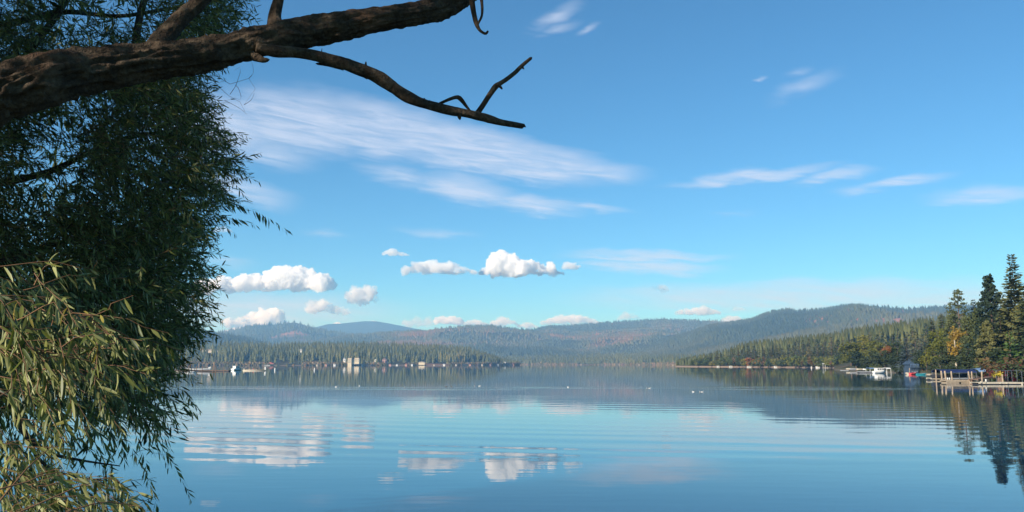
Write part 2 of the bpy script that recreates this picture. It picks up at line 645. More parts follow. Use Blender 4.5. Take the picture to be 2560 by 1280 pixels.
mountain_trees('forest', left_ridge, 15000, 22, 61, 'blue green forest covering the pointed ridge at far left')
mountain_trees('forest', left_spur, 5000, 17, 62, 'dark forest on the low spur behind the willow edge')
mountain_trees('forest', middle_ridge, 27000, 15, 63, 'forest over the middle ridge behind the headland')
mountain_trees('forest', long_ridge, 36000, 15, 64, 'forest with reddish clearings over the long ridge across the lake', 0.52)
mountain_trees('forest', right_mountain, 36000, 16, 65, 'dense forest over the high mountain at right', 0.70, 0.80)

# wooded headland on the left and wooded slope on the right shore
headland = Hill('headland', M_HILL, [(200, 845), (430, 852), (500, 850), (600, 852), (700, 853), (800, 852), (900, 852), (1000, 853), (1100, 858), (1150, 862), (1180, 866), (1230, 876), (1262, 889),
                (1285, 903), (1300, 909)], 1900, [(200, 1150), (560, 1280), (700, 1330), (1000, 1480), (1200, 1650), (1300, 1780)], 140, 44, 0.10, 72, tree_top=19, power=0.85, rel_scale=0.006)
far_shore = Hill('far_shore', M_HILL, [(1180, 893), (1290, 888), (1400, 885), (1500, 881), (1600, 879), (1700, 882), (1800, 880), (1900, 878)], 2900,
                 [(1180, 2450), (1290, 2420), (1500, 2250), (1640, 1900), (1700, 1500), (1900, 1300)], 90, 24, 0.10, 83, tree_top=14, rel_scale=0.005)
right_slope = Hill('right_slope', M_HILL, [(1690, 906), (1735, 896), (1775, 884), (1815, 872), (1880, 857), (1940, 851), (2000, 843), (2080, 837), (2130, 822), (2200, 812), (2250, 806), (2300, 799), (2360, 789),
                   (2450, 782), (2700, 770)], [(1690, 900), (2000, 930), (2700, 800)], [(1690, 850), (1740, 770), (1850, 705), (2000, 600), (2110, 510), (2250, 430), (2700, 330)], 160, 50, 0.06, 95,
                   tree_top=17, power=0.9, rel_scale=0.008, bank=1.2)


def headland_forest():
    r = np.random.default_rng(101)
    p, u, v = headland.scatter(7000, r, 0.035, 1.01, 0.9)
    clear = fbm(p[:, 0] * 0.012, p[:, 1] * 0.012, 77)
    pxs = 1280 + p[:, 0] / p[:, 1] * F_PX / math.cos(PITCH)
    red = (pxs > 1165) & (pxs < 1215) & (v < 0.45) & (v > .08)
    left_bare = (pxs < 545) & (r.random(len(p)) < 0.6)
    keep = ((clear < 0.66) | (r.random(len(p)) < 0.25)) & ~(red & (r.random(len(p)) < 0.92)) & ~left_bare
    keep &= ~((v < 0.12) & (r.random(len(p)) < 0.5))
    p, v = p[keep], v[keep]
    taper = np.interp(1280 + p[:, 0] / p[:, 1] * F_PX / math.cos(PITCH), (1180, 1290), (1.0, 0.4))
    h = taper * 19 * (0.45 + 0.75 * r.random(len(p))) * (0.75 + 0.25 * np.clip(v * 6, 0, 1))
    t = np.clip(0.1 + 0.6 * fbm(p[:, 0] * 0.01, p[:, 1] * 0.01, 12) + (r.random(len(p)) - .3) * 0.5, 0, 1)
    cone_forest('forest', p, h, h * (0.13 + 0.07 * r.random(len(p))), M_CONIFER_MASS, 3, 6, t, r, 'dense conifer forest covering the headland on the left shore')


headland_forest()


def shore_shrubs(hill, n, seed, lo, hi, size, label):
    r = np.random.default_rng(seed)
    p, u, v = hill.scatter(n, r, 0.012, 0.05, 1.2)
    pxs = 1280 + p[:, 0] / p[:, 1] * F_PX / math.cos(PITCH)
    p = p[(pxs > lo) & (pxs < hi) & (fbm(p[:, 0] * 0.02, p[:, 1] * 0.02, seed) > 0.40)]
    h = size * (0.5 + 0.9 * r.random(len(p)))
    p[:, 2] -= 0.8
    m = foliage('shore_shrub_leaves', [(0.0, (0.07, 0.075, 0.03)), (0.45, (0.12, 0.105, 0.045)), (0.75, (0.18, 0.115, 0.065)), (1.0, (0.26, 0.18, 0.08))], translucent=0.0)
    o = cone_forest('shrubs', p, h, h * 0.62, m, 2, 6, r.random(len(p)), r, label)
    o['category'] = 'shrubs'


shore_shrubs(headland, 2600, 131, 400, 1310, 4.2, 'autumn coloured shrubs along the waterline of the headland')


def strip_forest(hill, n, h0, seed, label, **kw):
    r = np.random.default_rng(seed)
    p, u, v = hill.scatter(n, r, kw.get('vmin', 0.05), 1.02, kw.get('bias', 1.0))
    h = h0 * (0.55 + 0.7 * r.random(len(p))) * np.interp(1280 + p[:, 0] / p[:, 1] * F_PX / math.cos(PITCH), kw.get('taper', (0, 1))[:2], (0.30, 1.0))
    t = np.clip(0.1 + 0.6 * fbm(p[:, 0] * 0.01, p[:, 1] * 0.01, seed) + (r.random(len(p)) - .3) * 0.5, 0, 1)
    cone_forest('forest', p, h, h * (0.14 + 0.07 * r.random(len(p))), M_CONIFER_MASS, kw.get('tiers', 2), 6, t, r, label)


shore_shrubs(far_shore, 1200, 133, 1180, 1900, 4.5, 'tawny shrubs behind the beach of the far shore')
strip_forest(far_shore, 4500, 15, 111, 'thin forest above the pale beach on the far shore')
strip_forest(right_slope, 3600, 17, 112, 'conifer forest covering the slope behind the right shore', vmin=0.30, tiers=4, taper=(1690, 1860))

# ------------------------------------------------------------------ haze
def haze_box():
    mb = MB().box((0, 4700, 228), (15000, 9600, 460))
    m = bpy.data.materials.new('haze_air')
    m.use_nodes = True
    nt = m.node_tree
    nt.nodes.remove(nt.nodes['Principled BSDF'])
    v = nt.nodes.new('ShaderNodeVolumePrincipled')
    v.inputs['Color'].default_value = (0.28, 0.60, 1.0, 1)
    v.inputs['Absorption Color'].default_value = (1, 1, 1, 1)
    v.inputs['Density'].default_value = 1.6e-4
    v.inputs['Anisotropy'].default_value = 0.1
    nt.links.new(v.outputs[0], nt.nodes['Material Output'].inputs['Volume'])
    o = mb.build('haze', m)
    return tag(o, kind='stuff', label='pale blue haze over the whole lake', cat='haze')


haze_box()

# ------------------------------------------------------------------ cumulus clouds, real bodies of droplets far behind the hills
def cloud_material(name, density, tone=(1, 1, 1)):
    m = bpy.data.materials.new(name)
    m.use_nodes = True
    nt = m.node_tree
    nt.nodes.remove(nt.nodes['Principled BSDF'])
    v = nt.nodes.new('ShaderNodeVolumeScatter')
    v.inputs['Color'].default_value = (*tone, 1)
    v.inputs['Density'].default_value = density
    v.inputs['Anisotropy'].default_value = 0.0
    nt.links.new(v.outputs[0], nt.nodes['Material Output'].inputs['Volume'])
    m.cycles.homogeneous_volume = True
    return m


M_CLOUD = cloud_material('cloud_droplets', 0.022)
M_CLOUD_THIN = cloud_material('thin_cloud_droplets', 0.012)
M_CLOUD_WISP = cloud_material('wispy_cloud_droplets', 0.0045)
TEX = []
for sz, dp in ((300.0, 3), (120.0, 4), (48.0, 4), (20.0, 2)):
    t = bpy.data.textures.new('billow', 'CLOUDS')
    t.noise_scale = sz
    t.noise_depth = dp
    TEX.append(t)


def cumulus(x0, y0, x1, y1, profile, label, mat=M_CLOUD, Y=14000.0, flat=0.30, seed=0, ragged=1.0):
    """a cloud filling the given window of sky; profile = (position, relative height) pairs along its length"""
    r = random.Random(seed * 7 + 3)
    a, b = at(x0, y1, Y), at(x1, y1, Y)
    H = at(x0, y0, Y).z - a.z
    W = b.x - a.x
    bm = bmesh.new()
    n = max(5, int(W / H * 5.5))
    for i in range(n * 2):
        u = (i + 0.5) / (n * 2) + r.uniform(-0.03, 0.03)
        hh = float(np.interp(u, [q[0] for q in profile], [q[1] for q in profile])) * H * r.uniform(0.82, 1.0)
        rad = max(0.16 * H, hh * r.uniform(0.30, 0.46))
        z = rad * 0.8 + (hh - rad * 1.8) * r.random() ** 0.7 if hh > rad * 1.8 else rad * 0.8
        y = r.uniform(-0.5, 0.5) * max(H, hh) * 0.9
        M = Matrix.Translation((W * min(max(u, 0.04), 0.96), y, z)) @ Matrix.Diagonal((rad * 1.15, rad, rad * 0.92, 1))
        bmesh.ops.create_icosphere(bm, subdivisions=2, radius=1.0, matrix=M)
    for v in bm.verts:
        if v.co.z < H * 0.10:
            v.co.z = H * 0.10 + (v.co.z - H * 0.10) * flat
    me = bpy.data.meshes.new('cumulus_cloud')
    bm.to_mesh(me)
    bm.free()
    o = link('cumulus_cloud', me, mat)
    o.location = a
    rm = o.modifiers.new('skin', 'REMESH')
    rm.mode = 'VOXEL'
    rm.voxel_size = max(H / 42.0, 8.0)
    for t, k in zip(TEX, (0.38, 0.30, 0.17, 0.07)):
        d = o.modifiers.new('billow', 'DISPLACE')
        d.texture = t
        d.texture_coords = 'GLOBAL'
        d.strength = k * min(H, 420.0) * ragged
        d.mid_level = 0.55
    tag(o, label, 'cloud', 'cumulus clouds low over the hills')
    return o


cumulus(480, 652, 824, 738, [(0, .55), (.18, .62), (.45, .72), (.62, .85), (.75, 1), (.92, .85), (1, .5)], 'largest white cumulus cloud, flat based, beside the willow edge', seed=1)
cumulus(1203, 616, 1410, 696, [(0, .5), (.18, .85), (.35, 1), (.5, .75), (.7, .6), (.88, .5), (1, .2)], 'bright white cumulus cloud with a domed left end near the middle', seed=2)
cumulus(1003, 640, 1212, 690, [(0, .5), (.25, .95), (.5, 1), (.65, .7), (.85, .45), (1, .25)], 'long soft white cumulus cloud left of the bright domed one', M_CLOUD_THIN, seed=3)
cumulus(955, 618, 1022, 641, [(0, .7), (.4, 1), (.7, .5), (1, .3)], 'small faint cloud puff above the long soft cloud', M_CLOUD_THIN, seed=4)
cumulus(1410, 648, 1449, 676, [(0, .9), (.5, 1), (1, .6)], 'tiny cloud puff right of the bright domed cloud', M_CLOUD_THIN, seed=5)
cumulus(874, 698, 941, 760, [(0, .5), (.35, 1), (.7, .9), (1, .5)], 'ragged grey cloud scrap hanging right of the largest cloud', M_CLOUD_THIN, seed=6, ragged=1.7)
cumulus(768, 738, 870, 789, [(0, .9), (.3, 1), (.7, .6), (1, .4)], 'soft cloud under the right end of the largest cloud', M_CLOUD_THIN, seed=7, ragged=1.3)
cumulus(560, 757, 716, 824, [(0, .4), (.3, .7), (.6, 1), (.85, .95), (1, .5)], 'grey white cloud low behind the pointed left ridge', M_CLOUD, seed=8, ragged=1.2)
cumulus(556, 796, 720, 838, [(0, .4), (.4, .8), (.8, .9), (1, .5)], 'bright cloud bank peeping over the pointed left ridge', M_CLOUD, Y=17000.0, seed=9)
cumulus(1088, 778, 1158, 816, [(0, .7), (.5, 1), (.8, .9), (1, .4)], 'blue grey cloud lump above the middle ridge', M_CLOUD, Y=12600.0, seed=10)
cumulus(1150, 788, 1222, 818, [(0, .7), (.5, .9), (1, .4)], 'pale cloud right of the blue grey lump', M_CLOUD_THIN, seed=11)
cumulus(1228, 786, 1296, 818, [(0, .6), (.4, 1), (.7, .8), (1, .4)], 'rounded pale cloud above the saddle of the middle ridge', M_CLOUD_THIN, seed=12)
cumulus(1296, 800, 1344, 824, [(0, .6), (.5, 1), (1, .5)], 'small grey cloud touching the start of the long ridge', M_CLOUD_THIN, seed=13)
cumulus(1352, 777, 1506, 815, [(0, .5), (.3, .9), (.5, 1), (.75, .75), (1, .3)], 'wide cloud lying over the long ridge right of middle', M_CLOUD_THIN, seed=14)
cumulus(1545, 770, 1604, 804, [(0, .5), (.5, 1), (1, .4)], 'faint cloud over the long ridge beside the wide one', M_CLOUD_WISP, seed=15)
cumulus(1688, 760, 1804, 790, [(0, .5), (.35, .8), (.65, 1), (1, .4)], 'white cloud above the dip before the right mountain', M_CLOUD_THIN, seed=16)
cumulus(1808, 783, 1868, 812, [(0, .7), (.5, 1), (1, .5)], 'small bright cloud on the shoulder of the right mountain', M_CLOUD_THIN, seed=17)
cumulus(1008, 784, 1076, 820, [(0, .6), (.5, .8), (1, 1)], 'wispy grey cloud over the far blue mountain end', M_CLOUD_WISP, seed=18, ragged=1.6)
cumulus(1628, 702, 1670, 730, [(0, .7), (.5, 1), (1, .6)], 'lone wispy scrap of cloud high over the long ridge', M_CLOUD_WISP, seed=19, ragged=1.6)
cumulus(834, 801, 860, 818, [(0, .8), (.5, 1), (1, .6)], 'small white cloud tip left behind the far blue mountain', M_CLOUD, seed=20)
cumulus(922, 797, 950, 812, [(0, .8), (.5, 1), (1, .6)], 'small white cloud tip on the far blue mountain top', M_CLOUD, seed=21)
cumulus(1832, 764, 1866, 778, [(0, .8), (.5, 1), (1, .6)], 'faint scrap of cloud above the right mountain shoulder', M_CLOUD_WISP, seed=22)
cumulus(534, 563, 580, 582, [(0, .8), (.5, 1), (1, .4)], 'faint pinkish cloud puff high beside the willow edge', M_CLOUD_WISP, seed=23)

# ------------------------------------------------------------------ trees one can tell apart
def quads_at(P, A, B, la, lb):
    """diamond shaped sprays at P, spanned by A (length la) and B (half width lb)"""
    v = np.stack((P, P + A * (la * 0.45)[:, None] + B * lb[:, None], P + A * la[:, None], P + A * (la * 0.45)[:, None] - B * lb[:, None]), 1)
    return v


def unit(v):
    return v / (np.linalg.norm(v, axis=-1, keepdims=True) + 1e-9)


def crown_mesh(name, V, T):
    n = len(V)
    return poly_mesh(name, V.reshape(-1, 3), np.arange(n * 4).reshape(n, 4), tint=np.repeat(T, 4))


def trunk_mesh(name, h, r0, r1, lean=0.0, sides=8, limbs=()):
    mb = MB()
    k = 6
    pts = [(lean * (i / k) ** 2 + 0.02 * math.sin(i * 2.1), 0.02 * math.cos(i * 1.7), h * i / k - (0.6 if i == 0 else 0)) for i in range(k + 1)]
    mb.tube(pts, [r0 * (1 - i / k) + r1 * i / k for i in range(k + 1)], sides)
    for a, b, ra in limbs:
        m = [(a[j] + b[j]) / 2 + (0.06 * (j == 2)) for j in range(3)]
        mb.tube([a, m, b], [ra, ra * 0.7, ra * 0.35], 5)
    me = bpy.data.meshes.new(name)
    me.from_pydata(mb.v, [], mb.f)
    me.update()
    return me


def fir(seed, h=20.0, R0=3.2, levels=26, per=6, sprays=4, base=0.08, spray=1.0, droop=0.35, power=0.85):
    """spire shaped conifer: whorls of drooping boughs, each made of flat needle sprays"""
    r = np.random.default_rng(seed)
    P, A, T = [], [], []
    for i in range(levels):
        f = (i + r.uniform(-0.3, 0.3)) / levels
        z = h * (base + (0.985 - base) * f)
        Rz = R0 * (1 - f) ** power * r.uniform(0.75, 1.12) + 0.12
        nb = max(3, int(per * (0.5 + 0.5 * (1 - f)) + 0.5))
        for b in range(nb):
            a = 2 * math.pi * (b + r.random()) / nb
            L = Rz * r.uniform(0.7, 1.15)
            ns = max(2, int(sprays * L / R0 + 1.5))
            up = 0.25 * f - droop * (1 - f)
            for s in range(ns):
                q = L * (s + 0.35) / ns
                for side in (-1, 0, 1) if s < ns - 1 else (0,):
                    aa = a + side * r.uniform(0.3, 0.6)
                    d = np.array((math.cos(aa), math.sin(aa), up * (0.5 + s / ns) + r.normal() * 0.15))
                    P.append((math.cos(a) * q, math.sin(a) * q, z + up * q * 0.6 + r.normal() * 0.06))
                    A.append(d)
                    T.append(np.clip(0.25 + 0.5 * (s / ns) + r.normal() * 0.18, 0, 1))
    P, A, T = np.array(P), unit(np.array(A)), np.array(T)
    B = unit(np.cross(A, np.array((0, 0, 1.0)) + r.normal(size=(len(P), 3)) * 0.45))
    la = spray * r.uniform(0.7, 1.3, len(P)) * (0.35 + 0.65 * (1 - P[:, 2] / h))
    lb = la * r.uniform(0.20, 0.36, len(P))
    return crown_mesh('crown', quads_at(P, A, B, la, lb), T), trunk_mesh('trunk', h * 0.96, h * 0.016, 0.03)


def blobs_tree(seed, blobs, n_each, leaf, h, r0, tint0=0.5, squash=0.8, limbs=True, flat=0.0):
    """crown of leaf clumps: blobs = [(x, y, z, radius)]; used for pines and leafy trees"""
    r = np.random.default_rng(seed)
    P, N, T = [], [], []
    for (x, y, z, R1) in blobs:
        n = int(n_each * (R1 / 1.5) ** 1.6) + 6
        d = unit(r.normal(size=(n, 3)))
        q = r.random((n, 1)) ** 0.45
        wob = 1 + 0.35 * np.sin(d[:, :1] * 5 + x) * np.cos(d[:, 1:2] * 4 + y)
        P.append(np.array((x, y, z)) + d * q * wob * R1 * np.array((1, 1, squash)))
        N.append(d)
        T.append(np.clip(tint0 + r.normal() * 0.16 + (d[:, 2] * 0.08) + r.normal(size=n) * 0.12, 0, 1))
    P, N, T = np.concatenate(P), np.concatenate(N), np.concatenate(T)
    A = unit(np.cross(N + r.normal(size=N.shape) * 0.8, r.normal(size=N.shape)) + np.array((0, 0, flat)))
    B = unit(np.cross(A, N + r.normal(size=N.shape) * 0.7))
    la = leaf * r.uniform(0.6, 1.4, len(P))
    V = quads_at(P - A * (la * 0.5)[:, None], A, B, la, la * r.uniform(0.25, 0.45, len(P)))
    lim = []
    if limbs:
        for (x, y, z, R1) in blobs[::2]:
            z0 = max(h * 0.15, z - math.hypot(x, y) * 0.7 - 0.4)
            lim.append(((0, 0, z0), (x, y, z), r0 * 0.30))
    return crown_mesh('crown', V, T), trunk_mesh('trunk', h * 0.93, r0, r0 * 0.2, limbs=lim)


def pine(seed, h=22.0, R0=4.2, base=0.42, n=34, leaf=0.55, each=46, spire=False):
    r = np.random.default_rng(seed)
    bl = []
    for i in range(n):
        f = (i + 0.5) / n
        z = h * (base + (0.97 - base) * f)
        prof = math.sin(min(1.0, (f + 0.12) * 1.15) * math.pi * 0.62 + 0.5) ** 0.8 * (1 - f) ** 0.45
        if spire:
            prof = min(1.0, (1.03 - f) ** 0.75 * 1.05) * (0.75 + 0.5 * r.random())
        a = i * 2.4 + r.uniform(-0.5, 0.5)
        q = R0 * max(0.12, prof) * r.uniform(0.45, 1.0)
        bl.append((math.cos(a) * q, math.sin(a) * q, z + r.uniform(-0.3, 0.3), R0 * r.uniform(0.20, 0.33) * (1.1 - 0.5 * f)))
    bl.append((0, 0, h * 0.97, R0 * 0.2))
    return blobs_tree(seed, bl, each, leaf, h, h * 0.017, 0.45, 0.62, True)


def leafy(seed, h=11.0, R0=4.2, n=26, leaf=0.5, base=0.22, each=60, tint0=0.5):
    r = np.random.default_rng(seed)
    bl = []
    for i in range(n):
        d = unit(r.normal(size=3))
        q = r.random() ** 0.5
        z = h * (base + (1 - base) * 0.5) + d[2] * q * h * (1 - base) * 0.42
        w = R0 * (1.0 - 0.35 * max(0, (z / h - 0.55)))
        bl.append((d[0] * q * w * 0.78, d[1] * q * w * 0.78, z, R0 * r.uniform(0.26, 0.44)))
    return blobs_tree(seed, bl, each, leaf, h, h * 0.022, tint0, 0.85, True)


def shrub(seed, h=2.0, R0=1.8, n=9, leaf=0.32, each=50, tint0=0.5):
    r = np.random.default_rng(seed)
    bl = [(r.normal() * R0 * 0.45, r.normal() * R0 * 0.45, h * r.uniform(0.25, 0.78), R0 * r.uniform(0.3, 0.5)) for _ in range(n)]
    return blobs_tree(seed, bl, each, leaf, h * 0.7, 0.06, tint0, 0.8, True)


M_NEEDLE = foliage('needles', CONIFER, True, 0.12)
M_NEEDLE_OLIVE = foliage('olive_needles', [(0.0, (0.050, 0.065, 0.024)), (0.6, (0.095, 0.105, 0.034)), (1.0, (0.14, 0.13, 0.045))], True, 0.15)
M_NEEDLE_DARK = foliage('dark_needles', [(0.0, (0.022, 0.036, 0.020)), (0.6, (0.042, 0.058, 0.026)), (1.0, (0.075, 0.085, 0.032))], True, 0.10)
M_NEEDLE_BRIGHT = foliage('bright_needles', [(0.0, (0.09, 0.15, 0.040)), (1.0, (0.16, 0.23, 0.065))], True, 0.2)
M_NEEDLE_BLUE = foliage('blue_needles', [(0.0, (0.045, 0.065, 0.070)), (0.7, (0.075, 0.10, 0.105)), (1.0, (0.17, 0.20, 0.20))], True, 0.1)
M_LEAF_GREEN = foliage('green_leaves', [(0.0, (0.045, 0.065, 0.022)), (0.6, (0.080, 0.105, 0.030)), (1.0, (0.12, 0.135, 0.04))], True, 0.3)
M_LEAF_SHADE = foliage('shade_toned_green_leaves', [(0.0, (0.022, 0.036, 0.018)), (0.6, (0.036, 0.052, 0.022)), (1.0, (0.06, 0.072, 0.028))], True, 0.12)  # leaf green darkened to stand in for the cove's shade
M_LEAF_LIME = foliage('yellow_green_leaves', [(0.0, (0.10, 0.115, 0.025)), (0.6, (0.17, 0.17, 0.03)), (1.0, (0.26, 0.22, 0.04))], True, 0.35)
M_LEAF_GOLD = foliage('golden_leaves', [(0.0, (0.20, 0.13, 0.025)), (0.6, (0.34, 0.22, 0.035)), (1.0, (0.46, 0.33, 0.06))], True, 0.35)
M_LEAF_ORANGE = foliage('orange_leaves', [(0.0, (0.22, 0.09, 0.025)), (1.0, (0.42, 0.17, 0.035))], True, 0.35)
M_LEAF_RED = foliage('red_leaves', [(0.0, (0.07, 0.018, 0.02)), (1.0, (0.17, 0.035, 0.04))], True, 0.3)
M_LEAF_RUST = foliage('rust_leaves', [(0.0, (0.11, 0.07, 0.034)), (1.0, (0.20, 0.125, 0.06))], True, 0.25)
M_TRUNK = plain('tree_bark', (0.12, 0.085, 0.062), 0.9, 0.3, 3.0)
M_TRUNK_PALE = plain('pale_bark', (0.42, 0.35, 0.26), 0.85, 0.25, 3.0)


def plant_tree(name, protos, loc, sc, rz, label, cat, group=None, mat=None, trunk_mat=None, sx=1.0):
    cr, tr = protos
    t = empty(name, loc, rz)
    t.scale = (sc * sx, sc * sx, sc)
    if mat is not None and not cr.materials:
        cr.materials.append(mat)
    if not tr.materials:
        tr.materials.append(trunk_mat or M_TRUNK)
    for n, me in (('trunk', tr), ('crown', cr)):
        o = bpy.data.objects.new(n, me)
        COL.objects.link(o)
        o.parent = t
    return tag(t, label, cat, group)


def on_top(px, top_py, Y, ground):
    """height a tree must have to reach pixel row top_py"""
    return at(px, top_py, Y).z - ground


# ------------------------------------------------------------------ the cove on the right
M_COVE = hill_material('cove_soil', (0.045, 0.050, 0.025), (0.075, 0.070, 0.038), (0.10, 0.075, 0.05), 0.15, (0.10, 0.085, 0.065), 0.5, 0.2)
cove = Hill('cove_bank', M_COVE, [(2085, 914), (2115, 906), (2150, 903), (2220, 900), (2320, 897), (2420, 893), (2560, 886), (2800, 870)],
            [(2085, 392), (2115, 415), (2200, 385), (2300, 320), (2400, 262), (2500, 215), (2560, 200), (2800, 170)],
            [(2085, 385), (2115, 358), (2150, 300), (2200, 262), (2300, 216), (2400, 165), (2480, 138), (2560, 119), (2800, 92)], 70, 22, 0.05, 120, power=0.9, rel_scale=0.02, bank=0.7)


def cove_ground(px, Y):
    P = cove.P
    nu = P.shape[1]
    u = np.interp(px, np.linspace(2085, 2800, nu), np.arange(nu))
    j = int(np.clip(round(u), 0, nu - 1))
    return float(np.interp(Y, P[:cove.nv, j, 1], P[:cove.nv, j, 2]))


def cove_tree(name, protos, px, Y, top, label, cat='tree', mat=None, h0=None, rz=0.0, group=None, trunk_mat=None, sx=1.0):
    g = max(0.0, cove_ground(px, Y))
    x = ray(px, 910).x * Y
    h = on_top(px, top, Y, g)
    return plant_tree(name, protos, (x, Y, g - 0.1), h / h0, rz, label, cat, group, mat, trunk_mat, sx)


# tall pines and firs behind the dock
cove_tree('fir_tree', fir(301, 26, 4.8, 52, 9, 6, 0.10, 1.9, 0.30, 0.75), 2548, 150, 628, 'tallest dark fir at the right edge of the picture', mat=M_NEEDLE, h0=26)
cove_tree('pine_tree', pine(302, 22, 5.0, 0.12, 100, 0.7, 64, True), 2487, 160, 686, 'tall ragged pine left of the tallest fir', mat=M_NEEDLE_DARK, h0=22)
cove_tree('pine_tree', pine(303, 22, 5.0, 0.52, 30, 0.6, 44), 2405, 235, 722, 'slender pine with an open round top above the slope', mat=M_NEEDLE_OLIVE, h0=22)
cove_tree('pine_tree', pine(304, 20, 5.4, 0.06, 90, 0.7, 70, True), 2452, 178, 768, 'broad olive pine standing before the tall ragged one', mat=M_NEEDLE_OLIVE, h0=20)
cove_tree('fir_tree', fir(305, 20, 3.6, 42, 8, 5, 0.06, 1.7), 2444, 215, 745, 'narrow dark fir just left of the tall ragged pine', mat=M_NEEDLE_DARK, h0=20)
cove_tree('fir_tree', fir(306, 20, 4.6, 42, 8, 6, 0.05, 1.8), 2518, 168, 745, 'dark fir filling the gap under the two tallest trees', mat=M_NEEDLE_DARK, h0=20)
cove_tree('fir_tree', fir(307, 20, 4.6, 42, 8, 6, 0.05, 1.8), 2580, 138, 700, 'dark fir cut by the right edge of the picture', mat=M_NEEDLE_DARK, h0=20)
cove_tree('pine_tree', pine(308, 18, 6.0, 0.06, 72, 0.7, 76), 2422, 205, 792, 'olive pine right of the golden tree', mat=M_NEEDLE_OLIVE, h0=18)
cove_tree('fir_tree', fir(309, 18, 4.2, 38, 8, 5, 0.05, 1.7), 2362, 262, 782, 'olive fir behind the yellow green tree', mat=M_NEEDLE_OLIVE, h0=18)
cove_tree('fir_tree', fir(310, 18, 3.8, 38, 8, 5, 0.05, 1.6), 2336, 285, 792, 'slim green fir left of the olive fir', mat=M_NEEDLE, h0=18)
cove_tree('fir_tree', fir(311, 7, 2.3, 22, 7, 4, 0.04, 0.9, 0.1), 2528, 126, 826, 'young bright green fir behind the metal frame', mat=M_NEEDLE_BRIGHT, h0=7)
cove_tree('spruce_tree', fir(312, 12, 4.2, 26, 9, 5, 0.03, 1.1, 0.25, 0.7), 2268, 236, 838, 'broad silvery blue spruce above the blue house', mat=M_NEEDLE_BLUE, h0=12)
cove_tree('spruce_tree', fir(313, 11, 2.8, 24, 8, 4, 0.03, 1.0, 0.25, 0.8), 2300, 246, 842, 'narrow silvery spruce right of the broad one', mat=M_NEEDLE_BLUE, h0=11)
cove_tree('pine_tree', pine(314, 16, 5.0, 0.06, 70, 0.7, 76), 2474, 148, 802, 'olive pine right behind the gangway', mat=M_NEEDLE_OLIVE, h0=16)
cove_tree('fir_tree', fir(315, 16, 3.8, 36, 8, 5, 0.05, 1.5), 2508, 150, 776, 'olive green fir before the two tallest trees', mat=M_NEEDLE_OLIVE, h0=16)
cove_tree('pine_tree', pine(316, 18, 5.0, 0.06, 80, 0.7, 70, True), 2556, 142, 760, 'broad olive pine at the foot of the tallest fir', mat=M_NEEDLE_OLIVE, h0=18)
cove_tree('pine_tree', pine(317, 16, 5.0, 0.06, 66, 0.7, 70), 2385, 250, 786, 'olive pine behind the golden tree', mat=M_NEEDLE_OLIVE, h0=16)
# leafy trees
cove_tree('golden_tree', leafy(321, 12, 2.6, 26, 0.5, 0.25, 60), 2390, 188, 808, 'tall golden leaved tree in front of the pines', mat=M_LEAF_GOLD, h0=12, trunk_mat=M_TRUNK_PALE)
cove_tree('leafy_tree', leafy(322, 10, 3.4, 26, 0.45, 0.2, 60), 2350, 205, 816, 'yellow green tree left of the golden tree', mat=M_LEAF_LIME, h0=10)
cove_tree('leafy_tree', leafy(323, 8, 3.0, 20, 0.42, 0.15, 60), 2316, 214, 868, 'low tree with a yellow crown beside the dark firs', mat=M_LEAF_LIME, h0=8)
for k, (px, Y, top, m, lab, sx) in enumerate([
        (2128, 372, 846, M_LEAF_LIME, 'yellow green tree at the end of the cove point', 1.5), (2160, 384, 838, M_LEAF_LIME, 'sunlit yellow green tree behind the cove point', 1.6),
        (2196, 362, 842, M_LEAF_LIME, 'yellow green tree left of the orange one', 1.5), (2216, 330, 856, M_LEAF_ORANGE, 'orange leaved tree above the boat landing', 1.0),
        (2240, 330, 850, M_LEAF_GREEN, 'green tree between the orange tree and the blue spruce', 1.3), (2140, 318, 872, M_LEAF_SHADE, 'dark leafy tree at the tip of the cove', 1.6),
        (2176, 292, 874, M_LEAF_SHADE, 'dark leafy tree over the left boat landing', 1.6), (2212, 276, 870, M_LEAF_SHADE, 'dark leafy tree over the white boat', 1.5),
        (2245, 262, 872, M_LEAF_SHADE, 'dark leafy tree left of the blue house', 1.3), (2334, 222, 862, M_LEAF_SHADE, 'dark leafy tree right of the blue house', 1.4),
        (2372, 190, 858, M_LEAF_SHADE, 'dark round tree under the golden tree', 1.4), (2420, 166, 860, M_LEAF_SHADE, 'dark leafy tree behind the blue canopy', 1.5),
        (2462, 152, 858, M_LEAF_SHADE, 'dark leafy tree behind the end of the gangway', 1.4), (2500, 142, 862, M_LEAF_SHADE, 'dark leafy tree left of the young bright fir', 1.3),
        (2566, 128, 840, M_LEAF_SHADE, 'dark leafy tree at the right edge above the bank', 1.3), (2305, 228, 870, M_LEAF_SHADE, 'dark leafy tree between spruces and yellow crown', 1.3)]):
    cove_tree('leafy_tree' if m is not M_LEAF_ORANGE else 'orange_tree', leafy(330 + k, 10, 3.6, 34, 0.55, 0.0, 80), px, Y, top, lab, mat=m, h0=10, rz=k * 1.3, sx=sx)
